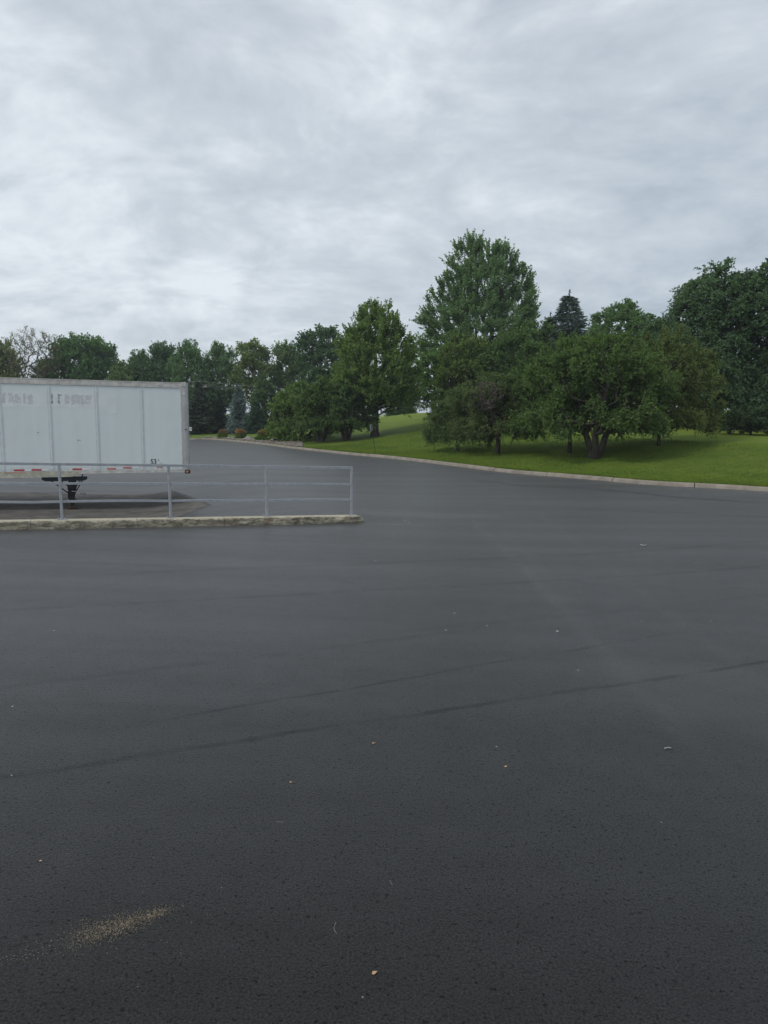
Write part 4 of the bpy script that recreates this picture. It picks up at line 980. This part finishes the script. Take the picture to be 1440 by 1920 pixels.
# bare tree
M_bareb = bark_material('weathered_bark', (.060, .052, .045), (.14, .125, .11))
rng = np.random.default_rng(71)
bl = [(-1.9, 0, 10.6, 1.8, 1.8, 2.2), (.2, 0, 11.4, 1.8, 1.8, 2.0), (2.4, 0, 10.6, 1.6, 1.6, 1.9), (-.8, 0, 8.4, 2.2, 1.8, 1.9), (1.6, 0, 8.4, 1.9, 1.8, 1.8)]
tips = sample_tips(rng, bl, 420, 5.5, .1)
P_, par_, cnt_, _, _ = skeleton(rng, [[(0, 0, -.2), (-.1, 0, 4), (-.9, 0, 8.5)], [(0, 0, 2.5), (1.1, 0, 5.5), (1.6, 0, 9)], [(-.1, 0, 4.5), (-1.8, .2, 8.4)]], tips, .5, arch=.5)
V, Fq = tubes(P_, par_, .014 * cnt_ ** .44, 5); p = place(76, 90, -.2)
t = thing('bare_tree', 'nearly leafless tree with pale forking branches above the trailer', 'tree', tuple(p)); link('trunk', np_mesh('trunk', V, Fq, M_bareb, True), t)
k = rng.choice(np.nonzero(cnt_ <= 1)[0], 1500); tw = unit(rng.normal(size=(1500, 3)) * .6 + np.array([0, 0, .9])) * rng.uniform(.3, .8, 1500)[:, None]
PP = np.vstack([P_[k], P_[k] + tw]); pr = np.concatenate([np.full(1500, -1), np.arange(1500)]); V, Fq = tubes(PP, pr, np.full(3000, .009), 3)
o = link('twigs', np_mesh('twigs', V, Fq, M_bareb), t); o['kind'] = 'stuff'
V, Fq, tint = foliage(rng, P_, par_, cnt_, np.array([0, 0, 7.]), 1000, .20, per=3); c = link('crown', np_mesh('crown', V, Fq, M_leaf, False, tint), t); c.color = (.10, .10, .06, 1)
t.scale = (1, 1, (at_y(76, 612, 90).z - p.z) / 13.5)

# --- bushes
def bush(seed, r, h, n, leaf):
    rng = np.random.default_rng(seed); B = [(cos(a) * r * .5, sin(a) * r * .4, h * rng.uniform(.35, .6), r * .5, r * .45, h * .4) for a in np.arange(7) * .9]
    return tree_meshes(seed, [[(0, 0, -.1), (0, 0, h * .5)]], B, 90, n, leaf, zmin=.05, r_tip=.006, twig=(.1, .35))
bu = bush(81, 1.6, 1.6, 13000, .09)
put_tree('juniper_bush', 'grey green juniper bush left of the bright green crabapple', place(527, 66, -.05), bu, (.066, .088, .062), cat='bush', sc=(.8, .8, .95))
for i, (px, d, c_, s, lab) in enumerate(((1362, 42, (.046, .072, .036), .9, 'low dark bush at the crest of the lawn nearest the gap under the crabapples'), (1400, 41, (.036, .058, .032), 1.15, 'low dark bush in the middle of the crest row at right'), (1446, 40, (.032, .052, .03), 1.2, 'low dark bush at the right edge on the crest of the lawn'), (1290, 50, (.04, .064, .034), 1.1, 'bush behind the right end crabapple'), (1020, 58, (.04, .064, .034), 1.4, 'bush on the hill behind the dark slim stem'), (960, 60, (.045, .07, .036), 1.5, 'bush on the hill behind the brownish crabapple'), (1490, 44, (.032, .052, .03), 1.4, 'low dark bush just beyond the right edge'))):
    put_tree('low_bush', lab, place(px, d, -.05), (bu[0], bu[1]), c_, 'bushes on the crest of the lawn', 'bush', i * 1.1, (s, s, s))
M_tuft = leaf_material('shrub_tips', .2)
def flower_bush(seed):
    rng = np.random.default_rng(seed); n = 4200; a = rng.uniform(0, 2 * pi, n); z = rng.random(n) ** .7; rr = np.sqrt(rng.random(n)) * .46 * np.sqrt(np.clip(1 - (z * .9 - .25) ** 2 * 1.5, .1, 1)) * (1 + .25 * np.sin(3 * a + 1))
    pos = np.stack([np.cos(a) * rr, np.sin(a) * rr, z * .55], -1); d = unit(np.stack([np.cos(a) * .5, np.sin(a) * .5, np.ones(n)], -1) + rng.normal(size=(n, 3)) * .35)
    g = leaf_quads(rng, pos, d, .12, .2); n2 = 1100; a = rng.uniform(0, 2 * pi, n2); rr = rng.random(n2) ** .7 * .40 * (1 + .3 * np.sin(3 * a + 1))
    pos = np.stack([np.cos(a) * rr, np.sin(a) * rr, .42 + (.42 - .9 * rr ** 2) * rng.random(n2) ** .6], -1); d = unit(np.stack([np.cos(a) * .3, np.sin(a) * .3, np.ones(n2)], -1) + rng.normal(size=(n2, 3)) * .3)
    h_ = leaf_quads(rng, pos, d, .13, .22)
    return np_mesh('foliage', *g, M_tuft, False, rng.random(n)), np_mesh('flower_heads', *h_, M_tuft, False, rng.random(n2) * .8)
fb = flower_bush(5)
for px, d, s, lab, hc in ((422, 67.3, .95, 'rusty topped ornamental shrub farthest left in the rock bed', (.13, .085, .055)), (452.5, 65.0, 1.05, 'bright orange topped ornamental shrub beside the pale boulder', (.21, .115, .06)), (497.5, 61.5, 1.1, 'yellow orange topped shrub between the two boulders', (.17, .125, .055))):
    t = thing('ornamental_shrub', lab, 'shrub', tuple(place(px, d, -.02)), px, 'orange topped shrubs in the rock bed'); t.scale = (s, s, s)
    a = link('foliage', fb[0], t); a.color = (.085, .115, .035, 1); a = link('flower_heads', fb[1], t); a.color = hc + (1,)
t = put_tree('low_bush', 'low green mound of leaves in front of the yellow orange shrub', place(489, 60.6, -.02), (bu[0], bu[1]), (.06, .11, .03), None, 'bush', .4, (.34, .34, .30))

# --- rocks
import mathutils
def rock_mesh(seed, sub=2, mat=None, flat=.7):
    bm = bmesh.new(); bmesh.ops.create_icosphere(bm, subdivisions=sub, radius=1.0)
    for v in bm.verts:
        n_ = mathutils.noise.noise(v.co * 1.3 + Vector((seed * 7.1, 0, 0))); n2_ = mathutils.noise.noise(v.co * 3.1 + Vector((seed, 3, 0)))
        v.co = v.co * (1 + .35 * n_ + .14 * n2_); v.co.z *= flat
    me = bpy.data.meshes.new('rock'); bm.to_mesh(me); bm.free(); me.materials.append(mat); return me
M_rock = concrete_material('pale_boulder', (.24, .23, .22), (.40, .385, .37), grain=12)
M_bed = concrete_material('bed_rock', (.15, .13, .11), (.30, .265, .23), grain=10)
rm = [rock_mesh(i, 3, M_rock) for i in range(3)]
for px, d, s, lab in ((467.5, 64.2, (.30, .25, .42), 'tall pale grey boulder beside the bright orange shrub'), (460.5, 63.6, (.24, .2, .2), 'low pale boulder at the foot of the tall one'), (516, 60.3, (.36, .3, .34), 'grey boulder right of the yellow orange shrub'), (431, 66.4, (.18, .18, .22), 'grey boulder right of the rusty topped shrub')):
    o = link('boulder', rm[int(px) % 3], None); p = place(px, d, .02); o.location = p; o.scale = s; o.rotation_euler = (0, 0, px); tag(o, lab, 'boulder', 'boulders in the rock bed')
# rock bed: cobbles packed between the kerb and the lawn
def rock_bed():
    rnd = random.Random(9); base = [rock_mesh(20 + i, 1, None, .6) for i in range(4)]; VV = []; FF = []; off = 0
    idx = [i for i, p in enumerate(kerb_fine) if -17.5 < p.x < -6.3]
    for c in range(3200):
        i = rnd.choice(idx); p = kerb_fine[i]; a = kerb_fine[i - 1]; dd = (p - a).normalized(); nl = Vector((-dd.y, dd.x))
        if nl.dot(Vector((.5, .9))) < 0: nl = -nl
        wmax = 2.6 * min(1, (p.x + 18) / 2.5, (-6.0 - p.x) / 3.0 + .05)
        q = p + nl * rnd.uniform(.25, max(.3, wmax)) + dd * rnd.uniform(-.3, .3); s = rnd.uniform(.05, .13) * (1.5 if rnd.random() < .08 else 1)
        me = base[c % 4]; M = Matrix.Translation((q.x, q.y, float(lawn_z(q.x, q.y)) + s * .25)) @ Matrix.Rotation(rnd.uniform(0, 6.28), 4, 'Z') @ Matrix.Diagonal((s * rnd.uniform(.8, 1.4), s, s, 1))
        VV += [tuple(M @ v.co) for v in me.vertices]; FF += [tuple(v + off for v in f.vertices) for f in me.polygons]; off += len(me.vertices)
    tag(link('rock_bed', np_mesh('rock_bed', VV, FF, M_bed)), 'bed of tan cobbles between the kerb and the lawn', kind='stuff')
rock_bed()

# ------------------------------------------------------------------ signs, utility pole
M_signback = simple('sign_back', (.42, .43, .44), .5, .3, .1, 8); M_post = simple('dark_sign_post', (.030, .032, .030), .6, .3, .3, 10)
M_signw = simple('white_sign', (.62, .63, .62), .5, 0, .05, 8); M_ink = simple('sign_print', (.09, .09, .09), .6)
b_ = at_ground(704.5, 848.5, lawn_z); tp_ = at_y(695.3, 794, b_.y - .05)
t = thing('leaning_sign', 'small grey sign on a dark leaning post on the grass by the kerb', 'sign', tuple(b_)); v = tp_ - b_
mb = MB(); mb.bar((0, 0, -.1), v * .99, .045, .03); mb.build('post', M_post, t, bevel=.004)
zax = v.normalized(); xax = Vector((.42, .9, 0)).normalized(); xax = (xax - zax * xax.dot(zax)).normalized()
mb = MB(); c = v * .86; nn_ = zax.cross(xax); mb.bar(c - zax * .21, c + zax * .21, .30, .006, up=nn_); o = mb.build('sign_plate', M_signback, t)
o.location = nn_ * .02 if nn_.y > 0 else -nn_ * .02
p = place(361.5, 71, 0); t = thing('small_sign', 'tiny white sign on a thin post beyond the lot beside the trailer corner', 'sign', tuple(p)); zt_ = at_y(361.5, 801, 71).z - p.z
mb = MB(); mb.bar((0, 0, -.1), (0, 0, zt_ - .02), .04, .04); mb.build('post', M_post, t)
mb = MB(); mb.box((-.115, -.035, zt_ - .36), (.115, -.027, zt_)); pl = mb.build('sign_plate', M_signw, t, bevel=.002)
mb = MB(); mb.box((-.05, -.038, zt_ - .24), (.05, -.0355, zt_ - .11)); mb.build('sign_print', M_ink, pl)
p = place(381, 81.8, -.3); zt_ = at_y(381, 717, 81.8).z - p.z
M_wood = bark_material('weathered_pole_wood', (.20, .185, .165), (.34, .32, .29))
t = thing('utility_pole', 'weathered wooden utility pole rising behind the grey green spruce', 'utility pole', tuple(p))
mb = MB(); mb.tube((0, 0, -.3), (0, 0, zt_), .15, .10, n=10); mb.build('pole', M_wood, t)
mb = MB(); mb.bar((-.85, -.12, zt_ - .5), (.85, -.12, zt_ - .5), .10, .12); mb.build('crossarm', M_wood, t)
for x in (-.75, 0, .75):
    mb = MB(); z_ = zt_ - .44 if x else zt_; mb.tube((x, -.12 if x else 0, z_), (x, -.12 if x else 0, z_ + .16), .05, .03, n=8); mb.build('insulator', M_signback, t)
M_wire = simple('wire', (.22, .22, .22), .6)
for x, z_, lab in ((-.75, zt_ - .28, 'lower left power line strung from the crossarm'), (0, zt_ + .16, 'upper power line over the spruces'), (.75, zt_ - .28, 'lower right power line strung from the crossarm')):
    mb = MB(); N = 40; P = []
    for i in range(N + 1):
        s = (i / N - .5) * 2; X_ = s * 40; half = abs(X_) / 40; sag = 4 * 1.1 * half * (1 - half)
        P.append(Vector((x + X_, (X_ * .28 - .12), z_ - sag)))
    for i in range(N): mb.tube(P[i] + p, P[i + 1] + p, .022, n=4, caps=False)
    o = mb.build('power_line', M_wire); tag(o, lab, 'power line', 'power lines on the utility pole')
for X_ in (-40, 40):
    q = p + Vector((X_, X_ * .28, -.0)); t = thing('utility_pole', 'utility pole hidden behind the %s' % ('trailer' if X_ < 0 else 'round topped tree'), 'utility pole', tuple(q))
    mb = MB(); mb.tube((0, 0, -.3), (0, 0, zt_), .15, .10, n=10); mb.build('pole', M_wood, t); mb = MB(); mb.bar((-.85, -.12, zt_ - .5), (.85, -.12, zt_ - .5), .10, .12); mb.build('crossarm', M_wood, t)

# ------------------------------------------------------------------ grass blades near the kerb
def grass_blades():
    rng = np.random.default_rng(4); n = 260000
    idx = np.array([i for i, p in enumerate(kerb_fine) if p.x > -6 and p.x < 22]); K = np.array([(p.x, p.y) for p in kerb_fine])
    i = rng.choice(idx, n); T = unit(K[np.minimum(i + 1, NK - 1)] - K[i - 1]); Nn = np.stack([-T[:, 1], T[:, 0]], -1); flip = (Nn @ np.array([.5, .9])) < 0; Nn[flip] *= -1
    s = .16 + 13 * rng.random(n) ** 1.8; kn = np.array([KN.x, KN.y]); bl_ = np.clip(s / 1.5, 0, 1)[:, None]; q = K[i] + unit(Nn * (1 - bl_) + kn * bl_) * s[:, None] + T * rng.uniform(-.4, .4, n)[:, None]
    z = lawn_z(q[:, 0], q[:, 1]); z = np.where(s < .3, .128, z)
    h = rng.uniform(.03, .075, n) * (1 + .5 * (s < .4)); a = rng.uniform(0, pi, n); w_ = rng.uniform(.006, .012, n) * 1.3
    b0 = np.stack([q[:, 0] - np.cos(a) * w_, q[:, 1] - np.sin(a) * w_, z - .01], -1); b1_ = np.stack([q[:, 0] + np.cos(a) * w_, q[:, 1] + np.sin(a) * w_, z - .01], -1)
    tp = np.stack([q[:, 0] + rng.normal(size=n) * .022, q[:, 1] + rng.normal(size=n) * .022, z + h], -1)
    V = np.stack([b0, b1_, tp], 1).reshape(-1, 3)
    tag(link('grass_blades', np_mesh('grass_blades', V, np.arange(3 * n).reshape(n, 3), M_blade)), 'short mown grass along the kerb', kind='stuff')
grass_blades()

# ------------------------------------------------------------------ litter on the asphalt
M_dry = simple('dry_leaf', (.50, .33, .18), .8, 0, .25, 60); M_chip = simple('pale_stone_chip', (.36, .35, .33), .8); M_straw = simple('dry_grass_stem', (.22, .21, .18), .8); M_twig = simple('dry_twig', (.17, .16, .15), .8)
def fallen(px, py, size, seed, label, elong=1.6):
    p = at_ground(px, py, asphalt_z); rnd = random.Random(seed); k = 9; V = [(0, 0, .004)]
    for j in range(k):
        a = 2 * pi * j / k; r = size / 2 * rnd.uniform(.65, 1.1); V.append((cos(a) * r * elong, sin(a) * r, .003 + rnd.uniform(0, size * .22)))
    Vb = [(x, y, z - .0015) for x, y, z in V]
    Fq = [(0, 1 + j, 1 + (j + 1) % k) for j in range(k)]; n = len(V)
    me = bpy.data.meshes.new('fallen_leaf'); me.from_pydata(V + Vb, [], Fq + [tuple(n + i for i in f[::-1]) for f in Fq] + [(1 + j, n + 1 + j, n + 1 + (j + 1) % k, 1 + (j + 1) % k) for j in range(k)]); me.materials.append(M_dry)
    t = link('fallen_leaf', me); t.location = p; t.rotation_euler = (0, 0, rnd.uniform(-.4, .4)); tag(t, label, 'leaf', 'dry leaves scattered on the asphalt')
    mb = MB(); mb.bar((size * .4, 0, .004), (size * .95, size * .12, .006), .002, .002); mb.build('stalk', M_twig, t)
fallen(702, 1825, .017, 1, 'curled tan leaf nearest the bottom of the picture')
fallen(76, 1615, .012, 2, 'small tan leaf near the left edge above the sand streak', 1.2)
fallen(545, 1467, .015, 3, 'small tan leaf left of the centre on the dark asphalt', 1.1)
fallen(701, 1394, .016, 4, 'thin tan leaf in the middle of the asphalt', 1.8)
fallen(948, 1438, .016, 5, 'small tan leaf right of the centre on the dark asphalt', 1.1)
def stick(name, pts, r, mat, label, cat):
    P = [at_ground(x, y, asphalt_z) + Vector((0, 0, r * 1.5)) for x, y in pts]; mb = MB()
    for a, b_ in zip(P, P[1:]): mb.tube(a, b_, r, r * .8, n=6)
    tag(mb.build(name, mat), label, cat)
stick('twig', [(1246, 1405), (1252, 1403.5), (1258, 1404)], .005, M_chip, 'short pale grey twig lying right of centre on the asphalt', 'twig')
stick('twig', [(1201, 1023), (1207, 1025), (1212, 1024)], .014, M_chip, 'short grey stick farther out on the asphalt', 'twig')
stick('grass_stem', [(630, 1729), (626, 1740), (627, 1746), (632, 1751)], .0011, M_straw, 'bent dry grass stem near the bottom of the asphalt', 'grass stem')
stick('grass_stem', [(731, 1652), (733, 1656), (736, 1660)], .0012, M_straw, 'short dry grass stem above the bent one', 'grass stem')
stick('grass_stem', [(519, 1541), (532, 1542)], .0010, M_straw, 'short straight dry stem on the asphalt left of centre', 'grass stem')
chip_me = [rock_mesh(40 + i, 1, M_chip, .5) for i in range(3)]
CH = ((704, 1052, .016, 'pale chip a little in front of the free end of the concrete kerb'), (836, 1182, .012, 'left lower one of the four pale chips in mid lot right of centre'), (1045, 1184, .014, 'brightest chip, alone right of centre in mid lot'), (852, 1150, .012, 'upper one of the pale chips in mid lot right of centre'),
      (913, 1174, .011, 'pale chip between the brightest chip and the left pair'), (931, 1400, .006, 'tiny grey chip just above the leaf right of centre'), (101, 1183, .012, 'pale chip near the left side of mid lot'), (1077, 1021, .013, 'pale chip left of the grey stick far out on the lot'), (23, 1325, .009, 'pale chip by the left edge of the picture, upper of two'),
      (22, 1454, .006, 'tiny chip by the left edge of the picture, lower of two'), (1084, 1257, .009, 'small chip just above the long dark seam, right of centre'), (1240, 1542, .004, 'tiny chip alone at the right below the grey twig'), (892, 990, .018, 'pale chip in the dusty patch right of the rail, nearest the camera'), (760, 976, .03, 'larger pale chip in the brown dusty patch past the kerb end'),
      (767, 980, .022, 'smaller pale chip beside the larger one past the kerb end'), (1305, 1056, .012, 'pale chip right of the grey stick far out on the lot'), (1204, 1165, .01, 'left one of two small chips at the right in mid lot'), (1332, 1165, .01, 'right one of two small chips at the right in mid lot'), (680, 1870, .003, 'tiny bright chip just left below the nearest tan leaf'), (990, 983, .014, 'farthest right pale chip in the dusty strip'))
for i, (px, py, s, lab) in enumerate(CH):
    p = at_ground(px, py, asphalt_z); o = link('stone_chip', chip_me[i % 3]); o.location = p + Vector((0, 0, s * .3)); o.scale = (s * 1.2, s, s * .6); o.rotation_euler = (0, 0, i)
    tag(o, lab, 'stone chip', 'stone chips scattered on the asphalt')
def sand():
    rng = np.random.default_rng(6); a = at_ground(-20, 1812, asphalt_z); m_ = at_ground(130, 1765, asphalt_z); c = at_ground(345, 1697, asphalt_z); V = []; F_ = []
    n = 3400; f = rng.random(n); A, M_, B = (np.array(q[:2]) for q in (a, m_, c))
    core = rng.random(n) < .8
    f = np.where(core, .38 + .55 * rng.beta(2, 2, n), f)
    line = np.where((f < .42)[:, None], A + (M_ - A) * (f / .42)[:, None], M_ + (B - M_) * ((f - .42) / .58)[:, None])
    pd = unit(np.array([-(B - A)[1], (B - A)[0]])); wd = .042 * np.sin(pi * np.clip(f, .05, .97)) + .008
    q = line + pd * (rng.normal(size=n) * wd * np.where(core, .8, 1.2))[:, None]; z = asphalt_z(q[:, 0], q[:, 1]); s = .0007 + .0022 * rng.random(n) ** 2.2
    far_ = rng.random(n) < .06; q[far_] += rng.normal(size=(far_.sum(), 2)) * .35
    cube = np.array([(1, 0, 0), (-1, 0, 0), (0, 1, 0), (0, -1, 0), (0, 0, 1), (0, 0, -.5)]); V = (np.stack([q[:, 0], q[:, 1], z + s * .5], -1)[:, None] + (cube[None] + rng.normal(size=(n, 6, 3)) * .2) * s[:, None, None]).reshape(-1, 3)
    fc = np.array([(0, 2, 4), (2, 1, 4), (1, 3, 4), (3, 0, 4), (2, 0, 5), (1, 2, 5), (3, 1, 5), (0, 3, 5)]); Fq = (fc[None] + (np.arange(n) * 6)[:, None, None]).reshape(-1, 3)
    tag(link('spilled_sand', np_mesh('spilled_sand', V, Fq, simple('sand_grains', (.26, .215, .155), .85, 0, .5, 90))), 'streak of spilled tan sand on the asphalt', kind='stuff')
sand()

# ------------------------------------------------------------------ haze
hm = bpy.data.materials.new('haze'); hm.use_nodes = True; hm.node_tree.nodes.clear(); ht = NT(hm.node_tree)
pvn = ht.n('ShaderNodeVolumePrincipled', {'Color': (.86, .93, 1.0, 1), 'Density': 0.0005, 'Anisotropy': 0.2})
ht.n('ShaderNodeOutputMaterial', {'Volume': pvn.outputs[0]})
mb = MB(); mb.box((-1600, -1600, -1.9), (1600, 1600, 26)); tag(mb.build('haze', hm), 'thin pale air haze over the whole place', kind='stuff')
